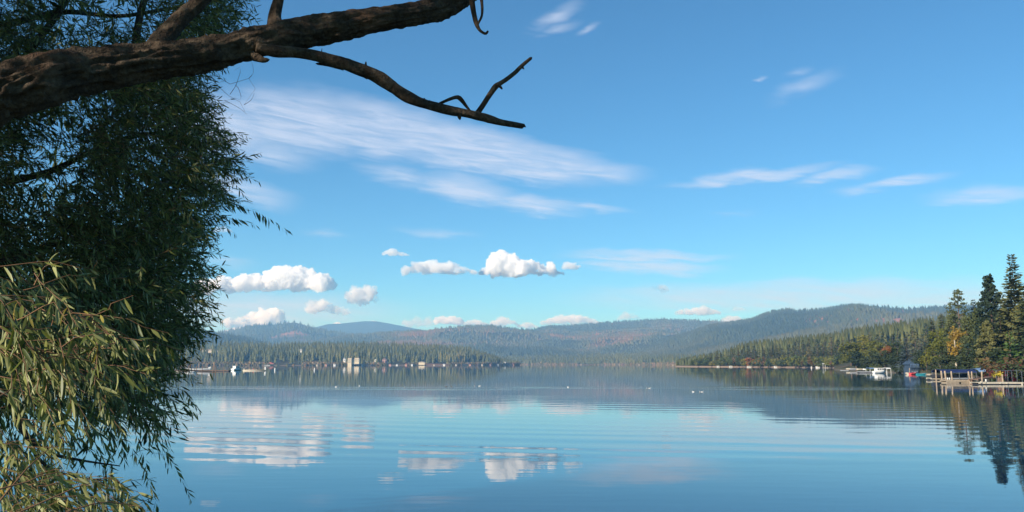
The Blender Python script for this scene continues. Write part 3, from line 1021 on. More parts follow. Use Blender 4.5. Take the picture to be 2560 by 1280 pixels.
# shrubs along the bank
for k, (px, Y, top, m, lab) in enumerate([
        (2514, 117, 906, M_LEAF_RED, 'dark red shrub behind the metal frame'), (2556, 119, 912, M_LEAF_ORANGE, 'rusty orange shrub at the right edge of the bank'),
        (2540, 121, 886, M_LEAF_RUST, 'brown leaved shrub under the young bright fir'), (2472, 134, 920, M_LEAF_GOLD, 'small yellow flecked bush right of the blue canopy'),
        (2440, 150, 905, M_LEAF_SHADE, 'dark shrub behind the blue canopy right end'), (2400, 166, 908, M_LEAF_SHADE, 'dark shrub behind the blue canopy left end'),
        (2360, 186, 912, M_LEAF_SHADE, 'dark shrub left of the blue canopy'), (2330, 204, 912, M_LEAF_SHADE, 'dark shrub right of the teal canoe'),
        (2262, 234, 914, M_LEAF_SHADE, 'dark shrub left of the blue house steps'), (2240, 244, 910, M_LEAF_SHADE, 'dark shrub by the tall post'),
        (2182, 276, 908, M_LEAF_GREEN, 'rounded grey green shrub over the landing'), (2155, 298, 912, M_LEAF_SHADE, 'dark shrub over the upturned boats'),
        (2490, 134, 900, M_LEAF_SHADE, 'dark shrub behind the gangway top'), (2535, 117, 922, M_LEAF_GREEN, 'low green shrub behind the frame posts'), (2575, 114, 900, M_LEAF_SHADE, 'dark shrub cut by the right edge')]):
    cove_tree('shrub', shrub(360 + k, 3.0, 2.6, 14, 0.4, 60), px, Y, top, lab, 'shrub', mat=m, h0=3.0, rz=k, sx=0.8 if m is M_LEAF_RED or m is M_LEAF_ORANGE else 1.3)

# ------------------------------------------------------------------ conifers and bushes of the right slope that stand apart
SLOPE_FIR = [fir(400 + k, 17, (2.6, 2.2, 3.0, 2.4, 2.8)[k], 15, 6, 3, 0.05, 1.9, 0.3, 0.8) for k in range(5)]
SLOPE_PINE = [pine(410 + k, 17, 3.6, 0.30, 20, 1.1, 26) for k in range(3)]


def slope_trees():
    r = np.random.default_rng(77)
    for m, c in zip((M_NEEDLE, M_NEEDLE, M_NEEDLE_OLIVE, M_NEEDLE_DARK, M_NEEDLE_OLIVE), SLOPE_FIR):
        c[0].materials.append(m)
    for m, c in zip((M_NEEDLE_OLIVE, M_NEEDLE, M_NEEDLE_DARK), SLOPE_PINE):
        c[0].materials.append(m)
    pts, u, v = right_slope.scatter(900, r, 0.035, 0.42, 1.3)
    pxs = 1280 + pts[:, 0] / pts[:, 1] * F_PX / math.cos(PITCH)
    ok = (pxs > 1735) & (pxs < 2345)
    pts = pts[ok]
    placed, n = [], 0
    for p in pts:
        if n >= 240:
            break
        if any((p[0] - q[0]) ** 2 + (p[1] - q[1]) ** 2 < 16 for q in placed):
            continue
        placed.append(p)
        pinus = r.random() < 0.25
        pr = SLOPE_PINE[r.integers(0, 3)] if pinus else SLOPE_FIR[r.integers(0, 5)]
        plant_tree('pine_tree' if pinus else 'conifer', pr, (p[0], p[1], p[2] - 0.4), r.uniform(0.62, 1.12) * float(np.interp(1280 + p[0] / p[1] * F_PX / math.cos(PITCH), (1700, 1860), (0.30, 1.0))), r.uniform(0, 6.28),
                   'slender pine on the wooded slope of the right shore' if pinus else 'conifer on the wooded slope of the right shore', 'tree', 'pines on the right slope' if pinus else 'conifers on the right slope')
        n += 1
    kinds = [(M_LEAF_LIME, 'yellow green bush on the right shoreline'), (M_LEAF_RUST, 'rust brown bush on the right shoreline'), (M_LEAF_GREEN, 'green bush on the right shoreline'), (M_LEAF_GOLD, 'golden bush on the right shoreline'),
             (M_LEAF_ORANGE, 'orange bush on the right shoreline')]
    protos = []
    for k, (m, lab) in enumerate(kinds):
        pr = shrub(440 + k, 5.0, 3.0, 12, 0.9, 40)
        pr[0].materials.append(m)
        protos.append(pr)
    for k, px in enumerate(np.linspace(1736, 2108, 80)):
        j = int(r.choice(5, p=(0.38, 0.18, 0.38, 0.04, 0.02)))
        Y = interp([(1690, 850), (1740, 770), (1850, 705), (2000, 600), (2110, 510), (2250, 430)], px) + r.uniform(2.0, 9.0)
        plant_tree('bush', protos[j], (ray(px, 910).x * Y, Y, 0.7), r.uniform(0.7, 1.7), r.uniform(0, 6), kinds[j][1], 'bush', 'bushes on the right shoreline: ' + kinds[j][1].split(' bush')[0])


slope_trees()

# ------------------------------------------------------------------ the bank under the camera
def near_bank():
    xs, ys = np.linspace(-70, 70, 71), np.concatenate((np.linspace(-39, -2, 20), np.linspace(-1, 8, 19)))
    X, Y = np.meshgrid(xs, ys)
    edge = 4.8 + 1.2 * np.sin(X * 0.13) + 1.5 * (fbm(X * 0.2, Y * 0.0, 4) - 0.5)
    Z = np.clip((edge - Y) * 0.22, -0.9, 0.85) + (fbm(X * 0.4, Y * 0.4, 9) - 0.5) * 0.25
    idx = np.arange(X.size).reshape(X.shape)
    q = np.stack((idx[:-1, :-1], idx[:-1, 1:], idx[1:, 1:], idx[1:, :-1]), -1).reshape(-1, 4)
    m, nt, b = material('bank_soil')
    n = noise(nt, pos(nt), 1.4, 5.0, 0.6)
    set_col(nt, b.inputs['Base Color'], mix_col(nt, n.smooth(0.35, 0.65), (0.10, 0.085, 0.055), (0.075, 0.095, 0.035)))
    b.inputs['Roughness'].default_value = 0.95
    tag(link('ground', poly_mesh('ground', np.stack((X, Y, Z), -1).reshape(-1, 3), q, True), m), kind='structure')


near_bank()

# ------------------------------------------------------------------ paints and woods
M_PILE = plain('weathered_pile_wood', (0.32, 0.24, 0.165), 0.85, 0.3, 1.6)
M_PLANK = plain('weathered_plank', (0.30, 0.235, 0.165), 0.8, 0.2, 3.0)
M_PALE = plain('bleached_plank', (0.44, 0.385, 0.29), 0.75, 0.12, 3.0)
M_BROWN = plain('brown_plank', (0.20, 0.125, 0.085), 0.8, 0.25, 3.0)
M_DARK = plain('dark_float', (0.035, 0.035, 0.04), 0.7, 0.2, 3.0)
M_WHITE = plain('white_paint', (0.66, 0.65, 0.61), 0.45, 0.05, 2.0)
M_CREAM = plain('cream_render', (0.56, 0.48, 0.33), 0.7, 0.10, 0.6)
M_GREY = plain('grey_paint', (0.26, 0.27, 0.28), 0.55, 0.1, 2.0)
M_BLUE = plain('navy_canvas', (0.012, 0.024, 0.085), 0.7, 0.2, 1.2)
M_LBLUE = plain('faded_blue_canvas', (0.13, 0.21, 0.34), 0.65, 0.12, 1.5)
M_HBLUE_SHADE = plain('shade_toned_blue_siding', (0.040, 0.065, 0.10), 0.6, 0.12, 1.5)  # siding blue with the shade of the cove put into its colour
M_STEEL = plain('galvanised_steel', (0.20, 0.21, 0.22), 0.4, 0.12, 8.0, 0.7)
M_RED = plain('red_paint', (0.50, 0.06, 0.06), 0.4, 0.12, 2.0)
M_TEAL = plain('teal_paint', (0.03, 0.26, 0.30), 0.4, 0.12, 2.0)
M_GREEN = plain('dark_green_paint', (0.03, 0.10, 0.06), 0.45, 0.12, 2.0)
M_ROOF = plain('brown_shingle', (0.16, 0.10, 0.075), 0.85, 0.2, 1.0)
M_ROOF_RED = plain('red_shingle', (0.30, 0.085, 0.06), 0.85, 0.2, 1.0)
M_PINK = plain('pink_brown_siding', (0.42, 0.24, 0.18), 0.75, 0.12, 0.8)
M_GLASS = plain('window_glass', (0.03, 0.04, 0.055), 0.08, 0.1, 2.0, 0.0, 0.6)
M_STONE = plain('shore_stone', (0.30, 0.26, 0.22), 0.9, 0.25, 1.5)


def zat(px, py, Y):
    return at(px, py, Y).z


def pile(px0, py0, px1, py1, Y, wpx, label):
    """a driven pile from its top (px0, py0) to the waterline (px1, py1)"""
    a, b = at(px0, py0, Y), at(px1, py1, Y)
    r0 = wpx / F_PX * Y / 2
    base = Vector((b.x, Y, 0.0))
    top = Vector((a.x - b.x, 0, a.z))
    foot = -top.normalized() * 1.5
    mb = MB()
    pts = [foot + (top - foot) * t + Vector((0.012 * math.sin(t * 9 + px0), 0.01 * math.cos(t * 7), 0)) for t in (0, 0.3, 0.5, 0.7, 0.85, 0.97, 1.0)]
    mb.tube(pts, [r0 * k for k in (1.12, 1.08, 1.05, 1.0, 0.97, 0.93, 0.8)], 10)
    o = mb.build('dock_pile', M_PILE, smooth=True)
    o.location = base
    return tag(o, label, 'pile', 'weathered piles of the right dock')


for a in ((2339.5, 924, 2340.5, 951, 120, 3.2, 'leftmost weathered pile, beside the pale float end'),
          (2353, 927, 2355.5, 951, 118, 4.2, 'thick pile just left of the leaning pair gap'),
          (2361.5, 927, 2366, 950, 116, 4.4, 'pile leaning to the left behind the white bollards'),
          (2378, 928, 2381, 956, 114, 3.8, 'tall pile at the left end of the long beige pontoon'),
          (2421, 928.5, 2425, 955, 113, 3.4, 'left pile of the close pair on the long pontoon'),
          (2429, 928.5, 2431, 955, 113, 3.4, 'right pile of the close pair on the long pontoon'),
          (2454.5, 928.5, 2455.5, 957, 111, 3.8, 'pile standing in front of the sloping gangway'),
          (2505, 936, 2508.5, 959, 107, 4.0, 'short slanting pile beside the yellow flowers')):
    pile(*a)


def slab(name, px0, px1, py_top, py_bot, Y, depth, mat, parent, rel, rz=0.0):
    a, b = at(px0, py_top, Y), at(px1, py_bot, Y)
    z1, z0 = a.z, b.z
    mb = MB().box(((a.x + b.x) / 2 - rel.x, Y + depth / 2 - rel.y, (z0 + z1) / 2 - rel.z), (abs(b.x - a.x), depth, z1 - z0))
    return mb.build(name, mat, parent, bevel=0.01)


def dock(label, px0, px1, Y, depth, deck_top, deck_bot, float_bot, deck_mat, float_mat, planks=0, bumpers=(), group=None):
    a = at(px0, 910, Y)
    base = Vector((a.x, Y, 0))
    t = empty('floating_dock', base)
    tag(t, label, 'dock', group)
    w = at(px1, 910, Y).x - a.x
    z1, z0 = zat(px0, deck_top, Y), zat(px0, deck_bot, Y)
    zf = min(zat(px0, float_bot, Y), -0.10)
    n = max(3, int(w / 0.62))
    for k in range(n):
        x0, x1 = w * k / n, w * (k + 1) / n
        o = MB().box(((x0 + x1) / 2, depth / 2, (z0 + z1) / 2 + 0.006 * ((k * 7) % 3)), (x1 - x0 - 0.02, depth, z1 - z0)).build('plank', deck_mat, t)
    for side in (0.06, depth - 0.06):
        MB().box((w / 2, side, z0 - 0.06), (w, 0.10, 0.118)).build('stringer', deck_mat, t)
    nf = max(2, int(w / 2.2))
    for k in range(nf):
        MB().box((w * (k + 0.5) / nf, depth / 2, (z0 - 0.122 + zf) / 2), (w / nf * 0.86, depth * 0.9, z0 - 0.122 - zf)).build('float', float_mat, t, bevel=0.03)
    for px, wpx, top, bot in bumpers:
        x = at(px, 910, Y).x - a.x
        MB().box((x, -0.06, (zat(px, top, Y) + zat(px, bot, Y)) / 2), (wpx / F_PX * Y, 0.12, zat(px, top, Y) - zat(px, bot, Y))).build('bumper', M_PALE, t, bevel=0.02)
    return t


dock('pale plank float at the left end of the right dock', 2325, 2364, 134, 1.6, 944.4, 946.4, 950, M_PALE, M_DARK)
dock('long beige pontoon dock in front of the blue canopy', 2364, 2434, 113.5, 1.8, 949.6, 952.6, 960, M_PLANK, M_PLANK)
dock('low white edged dock on dark floats at right', 2444, 2556, 105.5, 2.0, 955.6, 957.0, 965, M_PALE, M_DARK,
     bumpers=((2449, 3.6, 953, 958), (2460, 2.6, 952, 957), (2497, 5, 956, 960), (2513, 5, 956, 960), (2551, 4, 956, 962)))


def gangway():
    a, b = at(2433, 949, 112), at(2483, 942, 116)
    t = empty('gangway', (a.x, a.y, 0))
    tag(t, 'sloping brown gangway from the pontoon up to the bank', 'gangway')
    d = b - a
    L = d.length
    M = d.to_track_quat('X', 'Z').to_matrix()
    n = 12
    for k in range(n):
        c = d * ((k + 0.5) / n) + Vector((0, 0, a.z))
        MB().box(c, (L / n - 0.02, 1.1, 0.06), M=M).build('plank', M_BROWN, t)
    for s in (-0.56, 0.56):
        MB().box(d * 0.5 + Vector((0, 0, a.z - 0.02)) + M @ Vector((0, s, 0)), (L, 0.08, 0.22), M=M).build('stringer', M_BROWN, t)
    # landing stage the gangway rests on
    for x in (0.0, L * 0.92):
        MB().tube([d * (x / L) + Vector((0, 0.4, -1.0)), d * (x / L) + Vector((0, 0.4, a.z - 0.1))], 0.09, 8).build('post', M_BROWN, t)


gangway()


def bollard(px, top, bot, Y, w, label):
    a = at(px, bot, Y)
    z = zat(px, top, Y)
    mb = MB().tube([(0, 0, -0.1), (0, 0, z * 0.55), (0, 0, z * 0.9), (0, 0, z * 0.97), (0, 0, z)], [w, w, w * 0.95, w * 1.15, w * 0.7], 10)
    o = mb.build('mooring_post', M_WHITE, smooth=True)
    o.location = (a.x, Y, 0)
    tag(o, label, 'post')


bollard(2369, 944, 952, 115.0, 0.055, 'left of two small white mooring posts between the piles')
bollard(2374, 944, 952, 115.0, 0.055, 'right of two small white mooring posts between the piles')
bollard(2465, 948, 957, 107.6, 0.09, 'white post on the water right of the gangway pile')


def boat_lift():
    Y = 130.0
    a, b = at(2352, 910, Y), at(2442, 910, Y)
    W = b.x - a.x
    t = empty('boat_lift', (a.x, Y, 0))
    tag(t, 'boat lift under a long navy blue canopy behind the piles', 'boat lift')
    z1, z0 = zat(2400, 923.5, Y), zat(2400, 931.5, Y)
    D = 3.2
    rise = (z1 - z0)
    arch = [(0, 0), (0.08 * D, rise * 0.55), (0.28 * D, rise * 0.9), (0.5 * D, rise), (0.72 * D, rise * 0.9), (0.92 * D, rise * 0.55), (D, 0),
            (D - 0.05, 0), (0.9 * D, rise * 0.50), (0.71 * D, rise * 0.84), (0.5 * D, rise * 0.93), (0.29 * D, rise * 0.84), (0.1 * D, rise * 0.50), (0.05, 0)]
    n = 5
    for k in range(n):
        MB().prism(arch, (0, 1, 0), (0, 0, 1), (1, 0, 0), (W * k / n + 0.01, 0, z0), W / n - 0.02).build('canopy_panel', M_BLUE, t)
    e0 = at(2446, 910, Y).x - a.x
    e1 = at(2463, 910, Y).x - a.x
    MB().prism([(x, z * 1.1) for x, z in arch], (0, 1, 0), (0, 0, 1), (1, 0, 0.12), (e0, -0.1, z0 + 0.06), e1 - e0).build('canopy_end', M_LBLUE, t)
    for k in range(5):
        for y in (0.06, D - 0.06):
            MB().tube([(W * (0.03 + 0.235 * k), y, -1.5), (W * (0.03 + 0.235 * k), y, z0 + 0.05)], 0.045, 8).build('post', M_STEEL, t)
    for y in (0.06, D - 0.06):
        MB().box((W / 2, y, z0 - 0.04), (W, 0.07, 0.08)).build('rail', M_STEEL, t)
        MB().box((W / 2, y + 0.12, 0.35), (W, 0.10, 0.14)).build('bunk', M_GREY, t)
    MB().tube([((e0 + e1) / 2, 0.1, -1.2), ((e0 + e1) / 2, 0.1, z0 + 0.1)], 0.05, 8).build('post', M_STEEL, t)
    # the covered boat on the lift
    h = empty('covered_boat', (a.x + W * 0.42, Y + D / 2, 0.30))
    tag(h, 'dark motorboat under the navy canopy on the lift', 'boat')
    hull(h, 5.6, 2.0, 0.6, M_DARK, M_DARK)


def hull(parent, L, W, H, mat, deck_mat=None, name='hull'):
    """a small boat hull along X, bow at +X"""
    st = []
    for k in range(9):
        u = k / 8
        w = W / 2 * (1 - max(0.0, (u - 0.45) / 0.55) ** 2.2) * (0.86 + 0.14 * min(1, u * 3))
        sheer = H * (1.0 + 0.28 * max(0, u - 0.4) ** 2 / 0.36)
        keel = H * 0.05 + H * 0.75 * max(0, u - 0.62) ** 2 / 0.144 * 0.8
        x = -L / 2 + L * u
        w = max(w, 0.02)
        st.append([(x, -w, sheer), (x, -w * 0.9, sheer * 0.5 + keel * 0.3), (x, -w * 0.45, keel), (x, w * 0.45, keel), (x, w * 0.9, sheer * 0.5 + keel * 0.3), (x, w, sheer)])
    mb = MB()
    vs = [v for s in st for v in s]
    fs = []
    for i in range(8):
        for k in range(5):
            fs.append((i * 6 + k, (i + 1) * 6 + k, (i + 1) * 6 + k + 1, i * 6 + k + 1))
    fs.append(tuple(range(6)))
    fs.append(tuple(reversed(range(48, 54))))
    mb.add(vs, fs)
    o = mb.build(name, mat, parent, smooth=False)
    md = MB()
    dv = [(s[0][0], s[0][1] * 0.97, s[0][2] - 0.05) for s in st] + [(s[5][0], s[5][1] * 0.97, s[5][2] - 0.05) for s in st]
    md.add(dv, [(i, i + 1, 10 + i, 9 + i) for i in range(8)])
    md.build('deck', deck_mat or M_PALE, parent)
    return o


boat_lift()


def metal_frame():
    Y = 110.0
    a, b = at(2480, 910, Y), at(2553, 910, Y)
    t = empty('pipe_frame', (a.x, Y, 0))
    tag(t, 'grey steel pipe frame over the right dock', 'frame')
    zt = zat(2520, 926.5, Y)
    X = lambda px: at(px, 910, Y).x - a.x
    MB().tube([(0, 0.0, zt + 0.02), (X(2512), 0, zt)], 0.025, 8).build('rail', M_STEEL, t)
    MB().tube([(X(2512), 0, zt - 0.12), (X(2514), 0, zt), (X(2550), 0, zt), (X(2552.5), 0, zt - 0.15)], 0.03, 8).build('rail', M_STEEL, t)
    MB().tube([(X(2512), 2.2, zt - 0.12), (X(2514), 2.2, zt), (X(2550), 2.2, zt), (X(2552.5), 2.2, zt - 0.15)], 0.03, 8).build('rail', M_STEEL, t)
    for px in (2490, 2512, 2517, 2540, 2552.5):
        MB().tube([(X(px), 0, -0.8), (X(px), 0, zt - (0.12 if px in (2512, 2552.5) else 0))], 0.028, 8).build('post', M_STEEL, t)
    for px in (2512, 2552.5):
        MB().tube([(X(px), 2.2, -0.8), (X(px), 2.2, zt - 0.12)], 0.028, 8).build('post', M_STEEL, t)


metal_frame()
# flowers on the dock
x = at(2497, 910, 109.2).x
t = empty('flower_planter', (x, 109.2, zat(2497, 956, 109.2)))
tag(t, 'planter of bright yellow flowers on the right dock', 'planter')
zz = zat(2497, 941, 109.2) - t.location.z
MB().box((0, 0, zz / 2), (0.5, 0.4, zz)).build('stand', M_BROWN, t, bevel=0.02)
cr, tr = shrub(777, 0.75, 0.75, 14, 0.22, 90)
cr.materials.append(foliage('flower_petals', [(0.0, (0.16, 0.17, 0.03)), (0.5, (0.55, 0.42, 0.05)), (1.0, (0.75, 0.60, 0.08))], False, 0.3))
o = link('flowers', cr, None, t)
o.location = (0, 0, zz - 0.12)

# stones at the foot of the bank
for k in range(26):
    r = random.Random(900 + k)
    px = r.uniform(2512, 2600)
    Y = interp([(2480, 138), (2560, 119), (2800, 92)], px) + r.uniform(-1.8, 0.8)
    bm = bmesh.new()
    bmesh.ops.create_icosphere(bm, subdivisions=2, radius=r.uniform(0.18, 0.5))
    for v in bm.verts:
        v.co *= 0.8 + 0.4 * mnoise.noise(v.co * 2.3 + Vector((k, 0, 0)))
        v.co.z *= 0.65
    me = bpy.data.meshes.new('stone')
    bm.to_mesh(me)
    bm.free()
    o = link('stone', me, M_STONE)
    o.location = (ray(px, 910).x * Y, Y, 0.12)
    tag(o, 'rough grey brown stone at the waterline by the right dock', 'stone', 'stones at the foot of the right bank')


# ------------------------------------------------------------------ boats and huts in the cove behind
def small_boat(name, px, py, Y, L, W, H, rz, mat, label, cat='boat', upturned=False, cabin=None, z=-0.12, deck=None):
    p = at(px, py, Y)
    t = empty(name, (p.x, Y, z), rz)
    tag(t, label, cat)
    hull(t, L, W, H, mat, deck)
    if cabin:
        cx, cl, cw, ch, wins = cabin
        c = MB().box((cx, 0, H + ch / 2 - 0.1), (cl, cw, ch)).build('cabin', M_WHITE, t, bevel=0.04)
        MB().box((cx, 0, H + ch - 0.06), (cl * 1.12, cw * 1.08, 0.08)).build('cabin_roof', M_WHITE, t, bevel=0.02)
        for k in range(wins):
            wx = cx - cl / 2 + cl * (k + 0.5) / wins
            for s in (-1, 1):
                MB().box((wx, s * (cw / 2 + 0.012), H + ch * 0.55), (cl / wins * 0.68, 0.03, ch * 0.36)).build('window', M_GLASS, t)
    if upturned:
        t.rotation_euler[0] = math.pi
        t.location.z = H + 0.5
    return t


dock('low pale landing float under the dark trees of the cove', 2148, 2189, 242, 2.2, 928.6, 930.0, 932.5, M_GREY, M_DARK)  # pale deck greyed by colour in place of the trees' shade
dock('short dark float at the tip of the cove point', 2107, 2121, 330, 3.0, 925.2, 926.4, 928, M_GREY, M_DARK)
small_boat('cabin_boat', 2199, 931, 232, 3.4, 1.9, 0.75, R(8), M_WHITE, 'white cabin boat with three dark windows beside the landing float', cabin=(-0.1, 2.0, 1.5, 0.85, 3))
for k, (px, py, Y, L, m, lab) in enumerate([(2128, 921, 318, 3.6, M_PALE, 'pale upturned rowing boat at the cove tip'), (2137, 922, 310, 3.4, M_GREY, 'grey upturned rowing boat left of the landing'),
                                            (2153, 919, 296, 3.4, M_PALE, 'cream upturned rowing boat on the bank behind the landing'), (2166, 918, 288, 2.6, M_WHITE, 'small white upturned dinghy on the bank')]):
    small_boat('rowing_boat', px, py, Y, L, 1.2, 0.5, R(10 * k), m, lab, upturned=True)
    bpy.context.view_layer.update()


def canopy_frame(px0, px1, top, bot, Y, mat, label):
    a, b = at(px0, 910, Y), at(px1, 910, Y)
    W = b.x - a.x
    zt = zat(px0, top, Y)
    t = empty('boat_canopy', (a.x, Y, 0))
    tag(t, label, 'canopy')
    MB().prism([(0, 0), (0.5, 0.28), (1.5, 0.34), (2.5, 0.28), (3.0, 0), (2.9, 0), (2.4, 0.2), (1.5, 0.25), (0.6, 0.2), (0.1, 0)], (0, 1, 0), (0, 0, 1), (1, 0, 0), (0, 0, zt - 0.3), W).build('roof', mat, t)
    for xx in (0.06, W - 0.06):
        for y in (0.05, 2.95):
            MB().tube([(xx, y, -1), (xx, y, zt - 0.28)], 0.05, 6).build('post', M_WHITE, t)


canopy_frame(2174, 2186, 919.5, 931, 248, M_LBLUE, 'pale blue boat canopy on posts behind the landing float')
canopy_frame(2216, 2227, 919.5, 931, 238, M_WHITE, 'white boat canopy on posts right of the cabin boat')


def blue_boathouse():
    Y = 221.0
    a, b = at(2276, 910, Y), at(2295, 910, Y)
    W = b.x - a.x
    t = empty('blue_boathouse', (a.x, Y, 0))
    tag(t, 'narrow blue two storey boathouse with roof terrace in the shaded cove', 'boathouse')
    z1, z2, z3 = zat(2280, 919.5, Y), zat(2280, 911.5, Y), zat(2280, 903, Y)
    MB().box((W / 2, 2.0, z1 / 2 - 0.1), (W, 4.0, z1 + 0.2)).build('wall', M_HBLUE_SHADE, t)
    MB().box((W / 2, 1.9, z1 + 0.06), (W * 1.1, 4.5, 0.12)).build('terrace_floor', M_HBLUE_SHADE, t)
    MB().box((W * 0.30, 2.2, (z1 + 0.12 + z2) / 2), (W * 0.52, 3.0, z2 - z1 - 0.12)).build('upper_room', M_HBLUE_SHADE, t)
    rf = MB().prism([(-0.30, 0), (W * 0.28, 0.75), (W * 0.28 + 0.02, 0.75), (W * 0.56 + 0.3, 0), (W * 0.56 + 0.3, -0.1), (-0.3, -0.1)], (1, 0, 0), (0, 0, 1), (0, 1, 0), (0.02, 0.4, z2 + 0.1), 3.6).build('roof', M_HBLUE_SHADE, t)
    MB().box((W * 0.36, 2.0, z2 + 0.9), (0.4, 0.4, 0.9)).build('chimney', M_HBLUE_SHADE, rf)
    MB().box((W * 0.18, 2.6, z2 + 0.75), (0.25, 0.25, 0.7)).build('chimney', M_HBLUE_SHADE, rf)
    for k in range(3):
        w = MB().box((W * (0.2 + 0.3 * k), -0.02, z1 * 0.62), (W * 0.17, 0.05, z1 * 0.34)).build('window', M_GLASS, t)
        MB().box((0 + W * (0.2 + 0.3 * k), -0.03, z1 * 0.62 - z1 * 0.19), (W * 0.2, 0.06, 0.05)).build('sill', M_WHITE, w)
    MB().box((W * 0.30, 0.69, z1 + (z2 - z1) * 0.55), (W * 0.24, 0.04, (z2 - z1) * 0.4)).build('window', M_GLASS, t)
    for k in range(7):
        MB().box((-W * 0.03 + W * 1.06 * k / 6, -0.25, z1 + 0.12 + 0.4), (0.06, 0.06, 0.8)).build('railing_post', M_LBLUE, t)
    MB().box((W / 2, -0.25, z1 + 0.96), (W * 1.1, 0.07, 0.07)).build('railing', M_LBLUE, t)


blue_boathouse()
pile(2273.5, 920, 2274, 936, 208, 1.8, 'lone tan mooring pile left of the blue boathouse')
small_boat('red_boat', 2283, 936, 204, 1.9, 1.1, 0.55, R(20), M_RED, 'small red boat moored before the blue boathouse')
small_boat('white_dinghy', 2268, 935, 207, 1.4, 1.0, 0.5, R(80), M_PALE, 'tiny pale dinghy left of the red boat')
small_boat('canoe', 2303, 938, 200, 2.2, 0.8, 0.4, R(-6), M_TEAL, 'teal canoe floating right of the red boat', 'canoe')
dock('thin white jetty right of the teal canoe', 2316, 2331, 206, 1.4, 934.6, 935.6, 937, M_PALE, M_DARK)

# ------------------------------------------------------------------ left: pier, boats, buoys
def left_pier():
    Y = 292.0
    a, b = at(380, 910, Y), at(572, 910, Y)
    W = b.x - a.x
    t = empty('pier', (a.x, Y, 0))
    tag(t, 'long low dark pier with thin posts beyond the willow edge', 'pier')
    n = 30
    for k in range(n):
        MB().box((W * (k + 0.5) / n, 1.2, 0.32), (W / n - 0.03, 2.4, 0.16)).build('plank', M_BROWN, t)
    for y in (0.15, 2.25):
        MB().box((W / 2, y, 0.12), (W, 0.22, 0.236)).build('beam', M_DARK, t)
    for px, top in ((412, 914), (440, 916), (472, 914), (492, 914), (506, 915), (533, 912.5), (540, 913.5), (560, 918)):
        x = at(px, 910, Y).x - a.x
        MB().tube([(x, 0.0, -1.5), (x + 0.03, 0.0, zat(px, top, Y))], [0.13, 0.11], 8).build('post', M_BROWN, t)


left_pier()
small_boat('motor_boat', 494, 925, 297, 8.6, 2.2, 0.75, R(2), M_WHITE, 'long white motor boat lying along the dark pier', z=0.15)
small_boat('skiff', 481, 931, 247, 2.3, 1.1, 0.5, R(6), M_WHITE, 'white skiff floating in front of the pier')
small_boat('skiff', 446, 931, 244, 2.4, 1.1, 0.55, R(-8), M_PALE, 'pale skiff half hidden by the willow leaves')
small_boat('dinghy', 524.5, 925, 299, 1.0, 0.9, 0.95, R(90), M_WHITE, 'upright white dinghy at the end of the motor boat', z=0.4)


def pilot_boat():
    Y = 335.0
    p = at(592.5, 926, Y)
    t = empty('pilot_boat', (p.x, Y, -0.10), R(62))
    tag(t, 'white cabin boat with green hull stripe out on the water', 'boat')
    hull(t, 4.6, 2.1, 0.85, M_WHITE)
    st = MB().box((-0.4, 0, 0.16), (3.4, 1.9, 0.16)).build('hull_stripe', M_GREEN, t, bevel=0.02)
    MB().box((-0.5, 0, 1.30), (2.0, 1.7, 1.0)).build('cabin', M_WHITE, t, bevel=0.06)
    MB().box((-0.5, 0, 1.84), (2.3, 1.9, 0.10)).build('cabin_roof', M_WHITE, t, bevel=0.03)
    for s in (-1, 1):
        for k in range(2):
            MB().box((-1.0 + 0.95 * k, s * 0.865, 1.42), (0.62, 0.03, 0.36)).build('window', M_GLASS, t)
    MB().box((0.515, 0, 1.42), (0.03, 1.3, 0.36)).build('windscreen', M_GLASS, t)
    MB().tube([(-0.9, 0, 1.9), (-0.9, 0, 2.5)], 0.04, 6).build('mast', M_WHITE, t)


pilot_boat()


def raft():
    Y = 318.0
    a, b = at(608, 910, Y), at(664, 910, Y)
    W = b.x - a.x
    t = empty('log_raft', (a.x, Y, 0))
    tag(t, 'long beige log raft with a white post at its right end', 'raft')
    for k in range(4):
        r0 = 0.26 + 0.03 * (k % 2)
        MB().tube([(0.1 * k, k * 0.55, 0.14), (W * 0.4, k * 0.55 + 0.04, 0.17), (W * 0.98 - 0.1 * k, k * 0.55, 0.14)], [r0, r0 * 1.05, r0 * 0.9], 10).build('log', M_PALE, t, smooth=True)
    for x in (0.08, 0.33, 0.62, 0.9):
        MB().box((W * x, 0.8, 0.50), (0.25, 2.2, 0.12)).build('crossbeam', M_PLANK, t)
    MB().box((W * 0.975, 0.5, 0.85), (0.45, 0.45, 1.25)).build('end_post', M_WHITE, t, bevel=0.04)
    MB().box((W * 0.03, 0.5, 0.62), (0.30, 0.30, 0.7)).build('end_post', M_PALE, t, bevel=0.04)
    MB().box((W * 0.46, 0.1, 0.55), (0.28, 0.28, 0.5)).build('marker', M_RED, t, bevel=0.03)


raft()


def buoy(px, top, bot, Y, label):
    z = zat(px, top, Y)
    x = at(px, 910, Y).x
    prof = [(0.04, -0.4), (0.20, -0.1), (0.235, 0.1), (0.22, 0.45 * z), (0.17, 0.75 * z), (0.10, 0.93 * z), (0.03, z)]
    mb = MB().tube([(0, 0, h) for _, h in prof], [r_ for r_, _ in prof], 12)
    o = mb.build('buoy', M_WHITE, smooth=True)
    o.location = (x, Y, 0)
    tag(o, label, 'buoy', 'white buoys')


buoy(688, 919.5, 927, 330, 'white buoy right of the log raft')
buoy(786.5, 919.5, 926.5, 335, 'white buoy farther right, out on the open water')
buoy(2028, 915.5, 921, 500, 'white buoy close to the right wooded shore')


